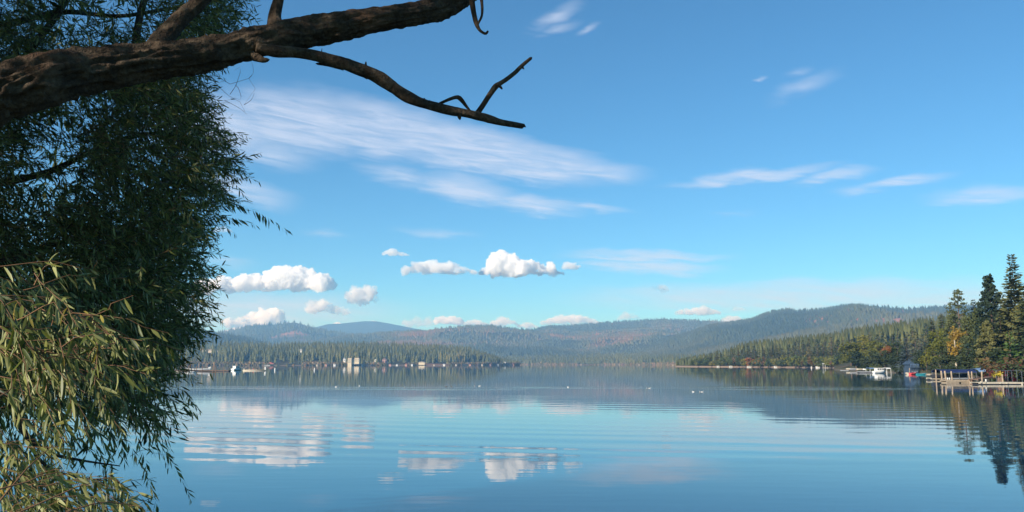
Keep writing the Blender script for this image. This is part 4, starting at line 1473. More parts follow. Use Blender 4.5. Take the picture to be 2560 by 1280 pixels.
# ------------------------------------------------------------------ gulls
def bird_mesh(name, white=True):
    prof = [(-0.23, 0.010, 0.085), (-0.19, 0.030, 0.075), (-0.12, 0.062, 0.062), (-0.02, 0.080, 0.055), (0.08, 0.070, 0.065), (0.14, 0.045, 0.100), (0.165, 0.036, 0.140), (0.185, 0.040, 0.165), (0.215, 0.034, 0.168), (0.235, 0.016, 0.160),
            (0.275, 0.005, 0.153)]
    n = 10
    vs, fs = [], []
    for x, rr, z in prof:
        for k in range(n):
            a = 2 * math.pi * k / n
            vs.append((x, rr * math.cos(a), z + rr * 0.85 * math.sin(a)))
    for i in range(len(prof) - 1):
        for k in range(n):
            k2 = (k + 1) % n
            fs.append((i * n + k, i * n + k2, (i + 1) * n + k2, (i + 1) * n + k))
    fs += [tuple(range(n)), tuple(reversed(range((len(prof) - 1) * n, len(prof) * n)))]
    me = bpy.data.meshes.new(name)
    me.from_pydata(vs, [], fs)
    me.polygons.foreach_set('use_smooth', [True] * len(me.polygons))
    me.update()
    return me


def wing_mesh(s):
    vs = [(0.10, s * 0.070, 0.085), (0.02, s * 0.088, 0.095), (-0.10, s * 0.072, 0.095), (-0.26, s * 0.020, 0.098), (0.08, s * 0.045, 0.125), (0.0, s * 0.050, 0.135), (-0.10, s * 0.040, 0.125), (-0.24, s * 0.012, 0.108)]
    me = bpy.data.meshes.new('wing')
    me.from_pydata(vs, [], [(0, 1, 5, 4), (1, 2, 6, 5), (2, 3, 7, 6), (0, 4, 5, 6, 7, 3, 2, 1)])
    me.update()
    return me


GULL, DUCK = bird_mesh('body'), bird_mesh('body')
GULL.materials.append(M_WHITE)
DUCK.materials.append(plain('dark_plumage', (0.05, 0.045, 0.04), 0.7))
WINGS = [wing_mesh(-1), wing_mesh(1)]
for w in WINGS:
    w.materials.append(M_GREY)
for k, (px, py, dark, lab) in enumerate([
        (840.5, 967, 0, 'leftmost white gull of the birds resting on the lake'), (898.5, 965, 0, 'second white gull from the left, alone on a bright streak'), (1012, 967, 0, 'white gull midway to the two dark ducks'),
        (1116, 967, 1, 'left one of two dark ducks on the lake'), (1128, 967, 1, 'right one of two dark ducks on the lake'), (1187, 965, 0, 'left gull of the pair right of the ducks'),
        (1199, 965, 0, 'right gull of the pair right of the ducks'), (1420, 968, 0, 'lone gull near the middle of the lake'), (1618, 971, 0, 'left gull of the bright close pair right of middle'),
        (1624, 971, 0, 'right gull of the bright close pair right of middle'), (1733, 980, 0, 'nearest trailing gull left of the rightmost pair'), (1750, 980, 0, 'left gull of the rightmost pair'),
        (1755, 980, 0, 'right gull of the rightmost pair')]):
    p = on_water(px, py)
    t = empty('duck' if dark else 'gull', (p.x, p.y, -0.015), (k * 2.1) % 6.28)
    tag(t, lab, 'duck' if dark else 'gull', 'ducks on the lake' if dark else 'gulls on the lake')
    t.scale = (0.62, 0.62, 0.62)
    for me, nm in ((DUCK if dark else GULL, 'body'), (WINGS[0], 'wing'), (WINGS[1], 'wing')):
        o = bpy.data.objects.new(nm, me)
        COL.objects.link(o)
        o.parent = t


# ------------------------------------------------------------------ houses on the far shores
def cottage(name, px, base, top, Y, wpx, wall, roof, label, gable=0.35, wins=2, depth=0.7, group=None, cat='house', flat=False, rz=0.0, ground=None):
    W = wpx / F_PX * Y
    z0, z1 = zat(px, base, Y), zat(px, top, Y)
    H = z1 - z0
    x = at(px, 910, Y).x
    t = empty(name, (x, Y, z0), rz)
    tag(t, label, cat, group)
    D = max(3.0, W * depth)
    hw = H if flat else H * (1 - gable)
    MB().box((0, D / 2, hw / 2 - 1.5), (W, D, hw + 3.0)).build('wall', wall, t)
    if flat:
        MB().box((0, D / 2, hw + 0.16), (W * 1.06, D * 1.06, 0.32)).build('roof', roof, t)
    else:
        e = W * 0.07
        MB().prism([(-W / 2 - e, -0.1), (0, H * gable), (W / 2 + e, -0.1), (W / 2 + e, -0.32), (-W / 2 - e, -0.32)], (1, 0, 0), (0, 0, 1), (0, 1, 0), (0, -0.4, hw + 0.3), D + 0.8).build('roof', roof, t)
    for k in range(wins):
        MB().box((-W / 2 + W * (k + 0.5) / wins, -0.03, hw * 0.55), (W / wins * 0.42, 0.1, hw * 0.36)).build('window', M_GLASS, t)
    return t


def hotel():
    Y = 1418.0
    t = empty('lodge', (at(883, 910, Y).x, Y, 0))
    tag(t, 'large cream lodge with many windows on the headland shore', 'building')
    for px0, px1, top, base, dy in ((869, 878.5, 895.5, 911, 0), (878.5, 885.5, 898, 908, 4), (885.5, 897, 895, 907, 2)):
        a, b = at(px0, 910, Y).x - t.location.x, at(px1, 910, Y).x - t.location.x
        z0, z1 = zat(px0, base, Y), zat(px0, top, Y)
        w = MB().box(((a + b) / 2, dy + 5, (z0 + z1) / 2 - 1), (b - a - 0.05, 10, z1 - z0 + 2)).build('wing', M_CREAM, t)
        MB().box(((a + b) / 2, dy + 5, z1 + 0.25), (b - a + 0.3, 10.5, 0.5)).build('roof', M_ROOF, w)
        for i in range(3):
            for j in range(2):
                MB().box((a + (b - a) * (i + 0.5) / 3, dy - 0.05, z0 + (z1 - z0) * (0.38 + 0.34 * j)), ((b - a) * 0.15, 0.16, (z1 - z0) * 0.15)).build('window', M_GLASS, w)


hotel()
cottage('tower_house', 860.5, 904.5, 894.5, 1436, 5.5, M_WHITE, M_GREY, 'white tower like house just left of the cream lodge', 0.25, 1)
cottage('cottage', 940.5, 904, 898.5, 1470, 8, M_WHITE, M_GREY, 'small white flat house under a tall dark fir', flat=True)
cottage('pink_house', 961, 908, 894.5, 1480, 11, M_PINK, M_ROOF, 'pink brown gabled house on the headland shore', 0.35, 2)
cottage('long_house', 1054, 908, 904.5, 1520, 15, M_CREAM, M_PALE, 'long low cream house toward the headland tip', 0.3, 5, 0.3)
cottage('red_roof_house', 676, 913, 905.5, 1345, 15, M_PINK, M_ROOF_RED, 'red roofed boathouse among dark firs at the water', 0.5, 2)
cottage('hill_house', 512, 878, 872.5, 1580, 34, M_PALE, M_ROOF, 'long beige house on the bare slope beside the willow', 0.3, 6, 0.25)
cottage('hill_house', 546, 880, 874.5, 1570, 8, M_PALE, M_ROOF, 'small beige house right of the long one on the bare slope', 0.3, 1)
cottage('hill_house', 751, 878.5, 872.5, 1640, 6, M_WHITE, M_GREY, 'tiny white house high in the headland forest', 0.3, 1)
cottage('hill_house', 775, 879, 874.5, 1640, 6, M_GREY, M_GREY, 'tiny grey house high in the headland forest', 0.3, 1)
cottage('shore_house', 1358, 911, 903, 2440, 13, M_PALE, M_PINK, 'pale square building on the far beach', 0.25, 3)
cottage('shore_house', 1262, 908.5, 904, 1735, 5, M_WHITE, M_GREY, 'tiny white house on the tip of the headland', 0.3, 1)
cottage('slope_house', 1545, 893.5, 889, 2700, 4, M_WHITE, M_WHITE, 'left white house dot above the far beach', 0.3, 0)
cottage('slope_house', 1565, 893.5, 889, 2700, 5, M_WHITE, M_WHITE, 'right white house dot above the far beach', 0.3, 0)
for k, (px, w) in enumerate(((836, 5), (792, 4), (815, 4), (905, 4), (975, 5), (992, 4), (1015, 5), (1030, 4), (1085, 4), (1110, 5), (1140, 4), (1175, 5), (1205, 4), (1225, 4), (1245, 4), (1282, 6))):
    cottage('boathouse', px, 912.2, 909.4 + (k % 3) * 0.5, float(interp([(560, 1280), (700, 1330), (1000, 1480), (1200, 1650), (1300, 1780)], px)) - 2, w, (M_WHITE, M_PALE, M_PINK)[(k + k // 3) % 3], (M_GREY, M_ROOF, M_ROOF_RED)[(k + k // 3) % 3],
            ('white', 'pale wooden', 'pink brown')[(k + k // 3) % 3] + ' boathouse at the waterline of the headland', 0.35, 1, group='boathouses along the headland: ' + ('white', 'pale wooden', 'pink brown')[(k + k // 3) % 3], cat='boathouse')
for k, (px, w) in enumerate(((1318, 4), (1404, 3), (1441, 5), (1452, 4), (1513, 4), (1549, 3), (1556, 5), (1598, 3), (1634, 4), (1683, 5))):
    Y = float(interp([(1290, 2420), (1500, 2250), (1640, 1900), (1700, 1500)], px)) - 3
    cottage('beach_house', px, 912.0, 908.8 + (k % 2) * 0.7, Y, w, (M_BROWN, M_PLANK)[k % 2], (M_ROOF, M_ROOF)[k % 2], ('brown', 'weathered wooden')[k % 2] + ' beach house on the far shore', 0.3, 1,
            group='beach houses on the far shore: ' + ('brown', 'beige')[k % 2], cat='house')
for k, (px, w, lab) in enumerate(((1796, 6, 'leftmost small white boathouse on the right wooded shore'), (1828, 8, 'white boathouse below the orange bush on the right shore'),
                                  (1874, 10, 'long white boathouse right of the dark hollow'), (1940, 6, 'small white boathouse near the olive bushes'),
                                  (2046, 8, 'low pale boathouse left of the flat roofed boat shelter'))):
    Y = float(interp([(1690, 850), (1740, 770), (1850, 705), (2000, 600), (2110, 510)], px)) - 2.5
    w *= 0.8
    cottage('boathouse', px, 918.2 - 1.6 + (px - 1776) * 0.006, 914.8 + (px - 1776) * 0.005, Y, w, M_WHITE, M_PALE, lab, 0.3, 2, 0.4, cat='boathouse')


def boat_shelter():
    Y = 545.0
    a, b = at(2063, 910, Y), at(2080, 910, Y)
    W = b.x - a.x
    t = empty('boat_shelter', (a.x, Y, 0))
    tag(t, 'white flat roofed boat shelter on posts at the right shore', 'shelter')
    zt = zat(2070, 908.5, Y)
    MB().box((W / 2, 2, zt - 0.15), (W * 1.1, 5, 0.3)).build('roof', M_WHITE, t)
    for k in range(4):
        for y in (0, 4):
            MB().tube([(W * k / 3, y, -1), (W * k / 3, y, zt - 0.3)], 0.10, 6).build('post', M_WHITE, t)
    MB().box((W / 2, 0.2, 0.35), (W * 1.2, 1.2, 0.2)).build('walkway', M_PALE, t)


boat_shelter()


def boom_posts():
    Y = 1322.0
    for k in range(15):
        px = 641 + 2.4 * k
        o = MB().tube([(0, 0, -0.5), (0, 0, 0.9), (0, 0, 1.15)], [0.42, 0.40, 0.2], 8).build('shore_post', M_WHITE, smooth=True)
        o.location = (at(px, 910, Y).x, Y, 0)
        tag(o, 'one of a row of white posts before the dark firs', 'post', 'row of white posts on the headland shore')


boom_posts()

# ------------------------------------------------------------------ the willow over the camera's shore
def pnoise(x, y, period, seed):
    x, y = np.asarray(x, float), np.asarray(y, float)
    ix, iy = np.floor(x), np.floor(y)
    fx, fy = x - ix, y - iy
    fx, fy = fx * fx * (3 - 2 * fx), fy * fy * (3 - 2 * fy)
    i0, i1 = np.mod(ix, period), np.mod(ix + 1, period)
    a, b = _hash(i0, iy, seed), _hash(i1, iy, seed)
    c, d = _hash(i0, iy + 1, seed), _hash(i1, iy + 1, seed)
    return (a * (1 - fx) + b * fx) * (1 - fy) + (c * (1 - fx) + d * fx) * fy


def catmull(pts, step):
    """resample (x, y, z, r) control points smoothly"""
    P = np.array(pts, float)
    P = np.vstack((2 * P[0] - P[1], P, 2 * P[-1] - P[-2]))
    out = []
    for i in range(1, len(P) - 2):
        n = max(2, int(np.linalg.norm(P[i + 1, :3] - P[i, :3]) / step))
        t = np.linspace(0, 1, n, endpoint=False)[:, None]
        out.append(0.5 * ((2 * P[i]) + (-P[i - 1] + P[i + 1]) * t + (2 * P[i - 1] - 5 * P[i] + 4 * P[i + 1] - P[i + 2]) * t ** 2
                          + (-P[i - 1] + 3 * P[i] - 3 * P[i + 1] + P[i + 2]) * t ** 3))
    out.append(P[-2][None])
    return np.concatenate(out)


def bark_tube(name, pts, mat, parent, sides=40, step=0.018, furrow=0.10, lump=0.10, seed=0, ragged_end=0.0, ridges=15):
    C = catmull(pts, step)
    n = len(C)
    c, rad = C[:, :3], np.maximum(C[:, 3], 0.002)
    T = np.gradient(c, axis=0)
    T /= np.linalg.norm(T, axis=1)[:, None]
    A = np.zeros_like(T)
    a = np.cross(T[0], (0.1, 0.2, 1.0))
    if np.linalg.norm(a) < 0.1:
        a = np.cross(T[0], (1.0, 0, 0))
    for i in range(n):
        a = a - T[i] * a.dot(T[i])
        a = a / np.linalg.norm(a)
        A[i] = a
    B = np.cross(T, A)
    s = np.concatenate(([0], np.cumsum(np.linalg.norm(np.diff(c, axis=0), axis=1))))
    th = np.arange(sides) / sides
    TH, SS = np.meshgrid(th, s)
    warp = (pnoise(TH * 4, SS * 3.0, 4, seed + 9) - 0.5) * 0.10
    q = np.mod(TH + warp, 1.0)
    f1 = 1 - np.abs(2 * pnoise(q * ridges, SS * 5.0, ridges, seed) - 1)
    f2 = 1 - np.abs(2 * pnoise(q * ridges * 2, SS * 13.0, ridges * 2, seed + 3) - 1)
    lumps = pnoise(q * 3, SS * 2.2, 3, seed + 5) - 0.5
    knots = np.maximum(0, pnoise(q * 5, SS * 4.0, 5, seed + 21) - 0.80) * 5
    RR = rad[:, None] * (1 + furrow * (f1 * 0.65 + f2 * 0.35 - 0.6) * 1.7 + lump * lumps * 1.3 + knots * lump)
    if ragged_end:
        k = np.clip((s - (s[-1] - ragged_end)) / ragged_end, 0, 1)
        cut = pnoise(TH * 5, np.zeros_like(TH), 5, seed + 31)[0]
        RR *= np.where(k[:, None] > 0.35 + 0.65 * cut[None, :], 0.25, 1.0)
    V = c[:, None] + (A[:, None] * np.cos(TH * 2 * np.pi)[..., None] + B[:, None] * np.sin(TH * 2 * np.pi)[..., None]) * RR[..., None]
    idx = np.arange(n * sides).reshape(n, sides)
    nx = np.roll(idx, -1, axis=1)
    Q = np.stack((idx[:-1], nx[:-1], nx[1:], idx[1:]), -1).reshape(-1, 4)
    V = np.concatenate((V.reshape(-1, 3), c[:1], c[-1:]))
    t0 = np.stack((np.full(sides, n * sides), nx[0], idx[0]), -1)
    t1 = np.stack((np.full(sides, n * sides + 1), idx[-1], nx[-1]), -1)
    return link(name, poly_mesh(name, V, [Q, np.concatenate((t0, t1))], smooth=True), mat, parent)


def bark_material():
    m, nt, b = material('willow_bark')
    p = pos(nt)
    n = noise(nt, p, 9.0, 5.0, 0.65)
    n2 = noise(nt, p, 38.0, 4.0, 0.6)
    n3 = noise(nt, p, 2.2, 3.0, 0.5)
    c = ramp(nt, n * 0.6 + n2 * 0.4, [(0.30, (0.022, 0.016, 0.012)), (0.48, (0.062, 0.043, 0.030)), (0.64, (0.135, 0.098, 0.066)), (0.8, (0.24, 0.185, 0.13))])
    c = mix_col(nt, n3.smooth(0.55, 0.75) * 0.5, c, (0.17, 0.09, 0.055))
    set_col(nt, b.inputs['Base Color'], c)
    b.inputs['Roughness'].default_value = 0.92
    b.inputs['Specular IOR Level'].default_value = 0.12
    bump(nt, b, n2 * 0.022 + noise(nt, p, 110.0, 3.0) * 0.006, 1.0)
    return m


def leaf_material():
    m, nt, b = material('willow_leaf')
    a = nt.nodes.new('ShaderNodeAttribute')
    a.attribute_name = 'tint'
    r = S(nt, nt.nodes.new('ShaderNodeObjectInfo').outputs['Random'])
    fac = S(nt, a.outputs['Fac'])
    top = ramp(nt, fac, [(0.0, (0.026, 0.038, 0.016)), (0.5, (0.075, 0.095, 0.026)), (0.92, (0.195, 0.195, 0.050)), (0.97, (0.30, 0.20, 0.035))])
    under = ramp(nt, fac, [(0.0, (0.10, 0.120, 0.050)), (0.92, (0.36, 0.355, 0.145)), (0.97, (0.34, 0.26, 0.08))])
    g = nt.nodes.new('ShaderNodeNewGeometry')
    c = mix_col(nt, S(nt, g.outputs['Backfacing']), top, under)
    set_col(nt, b.inputs['Base Color'], c)
    b.inputs['Roughness'].default_value = 0.48
    b.inputs['Specular IOR Level'].default_value = 0.30
    t = nt.nodes.new('ShaderNodeBsdfTranslucent')
    nt.links.new(mix_col(nt, 1.0, top, (1.5, 1.7, 0.9), 'MULTIPLY').s, t.inputs['Color'])
    mx = nt.nodes.new('ShaderNodeMixShader')
    mx.inputs[0].default_value = 0.22
    nt.links.new(b.outputs[0], mx.inputs[1])
    nt.links.new(t.outputs[0], mx.inputs[2])
    nt.links.new(mx.outputs[0], nt.nodes['Material Output'].inputs['Surface'])
    return m


M_BARK = bark_material()
M_LEAF = leaf_material()
M_TWIG = plain('willow_twig', (0.20, 0.105, 0.055), 0.7, 0.25, 20.0)

# leaf outline: along the length, half width, sag of the midrib (unit leaf along +X, top side +Z)
LEAF = [(0.0, 0.0, 0.0), (0.22, 0.060, 0.010), (0.55, 0.072, -0.010), (0.82, 0.042, -0.055), (1.0, 0.0, -0.11)]
LV = [(0, 0, 0)]
for lx, lw, lz in LEAF[1:4]:
    LV += [(lx, lw, lz + lw * 0.45), (lx, -lw, lz + lw * 0.45), (lx, 0, lz)]
LV += [(1.0, 0, LEAF[4][2])]
LV = np.array(LV)
LEAF_FAR = np.array([(0, 0, 0), (0.3, 0.072, 0.0), (0.3, -0.072, 0.0), (0.72, 0.058, -0.04), (0.72, -0.058, -0.04), (1, 0, -0.11)])
LEAF_FAR_F = np.array([(0, 2, 1), (1, 2, 4), (1, 4, 3), (3, 4, 5)])
LF = np.array([(0, 3, 1), (0, 2, 3), (1, 3, 6), (1, 6, 4), (3, 2, 5), (3, 5, 6), (4, 6, 9), (4, 9, 7), (6, 5, 8), (6, 8, 9), (7, 9, 10), (9, 8, 10)])


class Leaves:
    def __init__(self):
        self.P, self.A, self.N, self.L = [], [], [], []
        self.tw_v, self.tw_f = [], []
        self.nv = 0

    def twig(self, pts, rad, r, leaf=0.1, spacing=0.032, start=0.12, spread=0.9, droop=0.75, density=1.0):
        """a twig along PTS with alternate leaves hanging from it"""
        C = catmull([(*p, 1.0) for p in pts], 0.07)[:, :3]
        d = np.linalg.norm(np.diff(C, axis=0), axis=1)
        s = np.concatenate(([0], np.cumsum(d)))
        L = s[-1]
        q = np.arange(L * start, L, spacing) + r.uniform(-0.4, 0.4, max(0, len(np.arange(L * start, L, spacing)))) * spacing
        q = q[r.random(len(q)) < density]
        base = np.stack([np.interp(q, s, C[:, k]) for k in range(3)], -1)
        T = np.stack([np.interp(q, s, np.gradient(C[:, k])) for k in range(3)], -1)
        T /= np.linalg.norm(T, axis=1)[:, None] + 1e-9
        n = len(q)
        rnd = r.normal(size=(n, 3))
        side = np.cross(T, rnd)
        side /= np.linalg.norm(side, axis=1)[:, None] + 1e-9
        A = T * r.uniform(0.4, 0.9, (n, 1)) + side * spread * r.uniform(0.5, 1.0, (n, 1)) + np.array((0, 0, -1.0)) * droop * r.uniform(0.3, 1.3, (n, 1))
        A /= np.linalg.norm(A, axis=1)[:, None]
        N = np.cross(A, np.cross(r.normal(size=(n, 3)) + np.array((0, 0, 0.9)), A))
        N /= np.linalg.norm(N, axis=1)[:, None] + 1e-9
        self.P.append(base)
        self.A.append(A)
        self.N.append(N)
        self.L.append(leaf * r.uniform(0.6, 1.25, n) * np.interp(q / L, (0, 0.8, 1), (1.0, 1.0, 0.6)))
        if rad:
            k = np.linspace(0, len(C) - 1, min(len(C), 5)).astype(int)
            c = C[k]
            rr = np.linspace(rad, rad * 0.35, len(k))
            TT = np.gradient(c, axis=0)
            TT /= np.linalg.norm(TT, axis=1)[:, None]
            a = np.cross(TT, (0.3, 0.2, 1.0))
            a /= np.linalg.norm(a, axis=1)[:, None] + 1e-9
            b = np.cross(TT, a)
            ring = np.stack([c + (a * math.cos(o) + b * math.sin(o)) * rr[:, None] for o in (0, 2.094, 4.189)], 1)
            m = len(k)
            idx = np.arange(m * 3).reshape(m, 3) + self.nv
            nx = np.roll(idx, -1, axis=1)
            self.tw_v.append(ring.reshape(-1, 3))
            self.tw_f.append(np.stack((idx[:-1], nx[:-1], nx[1:], idx[1:]), -1).reshape(-1, 4))
            self.nv += m * 3

    def arrays(self):
        return np.concatenate(self.P), np.concatenate(self.A), np.concatenate(self.N), np.concatenate(self.L)


def leaf_mesh(name, P, A, N, L, r, shape, faces):
    B = np.cross(N, A)
    n = len(P)
    W = r.uniform(0.8, 1.3, (n, 1))
    curl = r.uniform(-0.5, 1.6, (n, 1))
    V = (P[:, None] + A[:, None] * (shape[None, :, 0:1] * L[:, None, None]) + B[:, None] * (shape[None, :, 1:2] * L[:, None, None] * W[:, None])
         + N[:, None] * (shape[None, :, 2:3] * L[:, None, None] * curl[:, None]))
    k = len(shape)
    F = (np.arange(n)[:, None, None] * k + faces[None]).reshape(-1, 3)
    t = np.repeat(np.clip(r.random(n) * 0.955 + (r.random(n) < 0.012) * 0.5, 0, 1), k)
    return poly_mesh(name, V.reshape(-1, 3), F, smooth=True, tint=t)


def px_path(pts, y0, y1):
    """(px, py, r px) with depth running from y0 to y1 -> (x, y, z, r)"""
    out = []
    for i, (x, y, rr) in enumerate(pts):
        Y = y0 + (y1 - y0) * i / max(1, len(pts) - 1)
        p = at(x, y, Y)
        out.append((p.x, p.y, p.z, rr / F_PX * Y))
    return out


def build_willow():
    r = np.random.default_rng(2024)
    base = Vector((-5.5, 3.1, 0.55))
    T = empty('willow_tree', base)
    tag(T, 'large willow at left with a thick bare limb reaching across the top', 'tree')
    inv = -base

    def rel(o):
        o.location = inv
        return o

    # wood
    trunk = rel(bark_tube('trunk', [(-5.6, 3.0, 0.2, 0.50), (-5.5, 3.1, 0.8, 0.40), (-5.45, 3.1, 1.8, 0.36), (-5.6, 3.3, 3.4, 0.31), (-6.2, 3.9, 5.6, 0.23), (-6.9, 4.6, 7.6, 0.14), (-7.2, 5.2, 9.4, 0.06)],
                            M_BARK, T, 48, 0.05, 0.09, 0.08, 3, ridges=22))
    main = px_path([(-140, 268, 66), (0, 230, 61), (120, 198, 63), (200, 178, 57), (300, 164, 50), (400, 153, 45), (500, 139, 42), (600, 114, 38), (700, 92, 35), (780, 80, 36), (900, 58, 32),
                    (1000, 40, 27), (1060, 28, 27), (1110, 12, 31), (1170, -22, 26), (1260, -80, 24), (1400, -170, 20)], 4.35, 6.1)
    main = [(-5.45, 3.1, 1.7, 0.24), (-4.9, 3.4, 2.9, 0.19), (-3.9, 3.9, 3.75, 0.155)] + main
    limb = rel(bark_tube('limb', main, M_BARK, T, 72, 0.012, 0.34, 0.11, 5, ridges=23))
    rel2 = lambda o: o   # pieces below hang from the limb, which already carries the offset

    def stick(name, pts, y0, y1, parent=limb, sides=24, step=0.012, furrow=0.2, lump=0.16, seed=0, ragged=0.0):
        return bark_tube(name, px_path(pts, y0, y1), M_BARK, parent, sides, step, furrow, lump, seed, ragged, ridges=9)

    stick('side_limb', [(352, 192, 18), (370, 155, 30), (392, 114, 25), (420, 82, 21.5), (455, 44, 20), (500, 3, 19), (560, -70, 17), (640, -180, 14)], 4.92, 5.25, sides=44, seed=11)
    stick('side_limb', [(700, 108, 14), (693, 70, 21), (688, 48, 16), (692, 22, 14), (697, 0, 13), (702, -50, 12), (700, -130, 9)], 5.22, 5.3, sides=36, seed=13)
    stick('dead_branch', [(640, 118, 12), (690, 128, 14), (740, 131, 13), (790, 140, 14), (820, 149, 15), (860, 160, 15), (900, 174, 16), (930, 186, 15), (960, 202, 16), (985, 220, 13), (1020, 243, 14), (1060, 259, 11),
                          (1095, 269, 12), (1130, 278, 12.5), (1165, 284, 11), (1200, 292, 10.5), (1228, 299, 10), (1250, 306, 8), (1285, 312, 7), (1314, 317, 6.5)], 5.1, 5.75, sides=28, seed=17, ragged=0.05)
    stick('dead_branch', [(860, 170, 7), (838, 165, 6), (820, 162, 4.5), (800, 160, 3.5), (789, 159, 2.5)], 5.3, 5.25, sides=14, seed=19, ragged=0.02)
    stick('dead_branch', [(1186, 290, 7), (1197, 278, 7), (1212, 255, 6.5), (1226, 234, 7), (1240, 216, 7.5), (1252, 208, 6), (1268, 197, 5.5), (1288, 181, 5), (1305, 164, 4.5), (1330, 143, 4)], 5.66, 5.8, sides=18, seed=23, ragged=0.02)
    stick('dead_branch', [(1244, 212, 5), (1251, 217, 4), (1255, 222, 2.5)], 5.7, 5.68, sides=12, seed=24)
    stick('dead_branch', [(1090, 264, 4), (1108, 255, 4), (1124, 248, 4.5), (1140, 243, 5), (1149, 245, 6), (1158, 255, 5), (1168, 268, 3.5), (1176, 277, 2)], 5.55, 5.6, sides=14, seed=29)
    stick('dead_branch', [(1178, -12, 8), (1181, 14, 7.5), (1185, 34, 6.5), (1190, 54, 6), (1195, 68, 4.5), (1201, 77, 3.5), (1212, 84, 3.2), (1217, 82, 3), (1220, 77, 2.5)], 5.75, 5.7, sides=16, seed=31)
    stick('dead_branch', [(1202, -12, 4.5), (1205, 14, 3.5), (1205, 36, 3.2), (1201, 48, 3), (1194, 60, 3)], 5.75, 5.72, sides=12, seed=37)
    stick('dead_branch', [(600, 118, 18), (630, 136, 15), (656, 149, 9), (674, 149, 4)], 5.12, 5.12, sides=18, seed=41, ragged=0.02)
    for k, (bx, by, tx, ty, rr) in enumerate([(914, 165, 915, 154, 3), (951, 190, 953, 181, 3), (910, 190, 918, 198, 3), (1058, 252, 1062, 245, 2.5), (1072, 256, 1075, 250, 2), (1306, 168, 1310, 173, 3), (803, 138, 805, 121, 1.6), (1147, 288, 1150, 299, 5)]):
        stick('snag', [(bx, by, rr), ((bx + tx) / 2, (by + ty) / 2, rr * 0.9), (tx, ty, rr * 0.4)], 5.45, 5.45, sides=9, seed=50 + k)
    # inner branches of the crown
    wood = []
    for k, (pts, ya, yb) in enumerate([
            ([(-260, 520, 16), (-60, 470, 11), (120, 430, 8), (270, 360, 6), (400, 330, 4), (520, 322, 2)], 8.2, 9.4),
            ([(-260, 640, 15), (0, 640, 10), (180, 600, 7), (330, 560, 5), (470, 520, 3), (560, 500, 2)], 8.0, 9.4),
            ([(-240, 760, 14), (0, 800, 9), (200, 790, 6), (340, 800, 4), (460, 790, 2)], 7.8, 9.0),
            ([(-220, 660, 9), (20, 650, 6), (75, 632, 5), (130, 600, 3), (180, 560, 2)], 6.4, 7.2),
            ([(-200, 40, 15), (0, 60, 9), (150, 30, 7), (300, 40, 5), (450, 20, 4), (600, 30, 2)], 9.0, 10.0),
            ([(-40, 330, 12), (60, 150, 10), (140, 40, 9), (200, -60, 8)], 8.2, 8.8),
            ([(300, 260, 11), (335, 130, 10), (350, 40, 9), (380, -60, 8)], 8.3, 9.0),
            ([(-160, 880, 12), (20, 1000, 9), (60, 1080, 7), (120, 1130, 5), (200, 1150, 3), (300, 1165, 1.2)], 5.2, 6.0),
            ([(30, 1020, 6), (100, 1150, 4), (180, 1190, 2.6), (300, 1205, 1.2)], 5.2, 6.0),
            ([(-120, 990, 8), (80, 960, 5), (240, 930, 4), (370, 940, 3), (450, 935, 2)], 6.4, 7.4)]):
        wood.append(rel(bark_tube('branch', px_path(pts, ya, yb), M_BARK, T, 14, 0.05, 0.06, 0.10, 80 + k, ridges=7)))

    # foliage
    edge = [(-120, 600), (0, 600), (60, 608), (110, 590), (160, 530), (220, 505), (260, 520), (300, 540), (340, 562), (380, 584), (410, 590), (450, 570), (500, 572), (540, 552), (575, 505), (620, 500), (680, 495),
            (720, 490), (760, 500), (800, 500), (850, 462), (890, 430), (930, 390), (960, 345)]
    edge = [(y_, x_ - float(np.interp(y_, (500, 700, 860), (14, -6, -2)))) for y_, x_ in edge]
    lv = Leaves()

    def out_twig(px, py, Y, ln, ang, rad, **kw):
        """a twig from a point of the crown, heading right in the picture at ANG degrees above level, bowing down"""
        o = at(px, py, Y)
        a = R(ang)
        yaw = r.normal() * 0.6
        d = Vector((math.cos(a) * math.cos(yaw), math.sin(yaw) * 0.9, math.sin(a)))
        sag = kw.pop('sag', 0.25)
        p = [o + d * (ln * t) - Vector((0, 0, sag * ln * t * t)) + Vector(r.normal(size=3) * 0.02) for t in (0, 0.33, 0.66, 1.0)]
        lv.twig([tuple(q) for q in p], rad, r, **kw)

    # main curtain and upper crown
    cnt = 0
    while cnt < 5600:
        y = r.uniform(-110, 930)
        xe = interp(edge, y)
        x = -130 + (xe - 20 + 130) * r.random() ** 0.80
        if fbm(x / 95.0, y / 95.0, 5, 3) < 0.40 + (0.12 if y < 150 else 0.0) and r.random() < 0.85:
            continue
        if 60 < x < 420 and 10 < y < 120 and r.random() < 0.50:
            continue
        Y = r.uniform(6.4, 10.2) if y > 150 else r.uniform(6.6, 10.5)
        out_twig(x - 55, y - 10, Y, r.uniform(0.30, 0.52), r.normal(8, 28), 0.0022, leaf=0.080, spacing=0.022, sag=r.uniform(-0.1, 0.3), droop=0.42)
        cnt += 1
    # twigs that break the right outline
    for y in np.arange(-60, 940, 8.0):
        for _ in range(4):
            xe = interp(edge, y) - r.uniform(15, 75)
            out_twig(xe, y + r.uniform(-8, 8), r.uniform(7.6, 9.6), r.uniform(0.20, 0.40), r.normal(10, 24), 0.0022, leaf=0.080, spacing=0.023, sag=r.uniform(-0.1, 0.25), droop=0.40)
    # dark inner leaves behind the near spray
    for _ in range(170):
        out_twig(r.uniform(150, 370), r.uniform(780, 1020), r.uniform(6.2, 8.4), r.uniform(0.25, 0.42), r.normal(0, 26), 0.0022, leaf=0.085, spacing=0.024, sag=r.uniform(0.0, 0.3), droop=0.5)
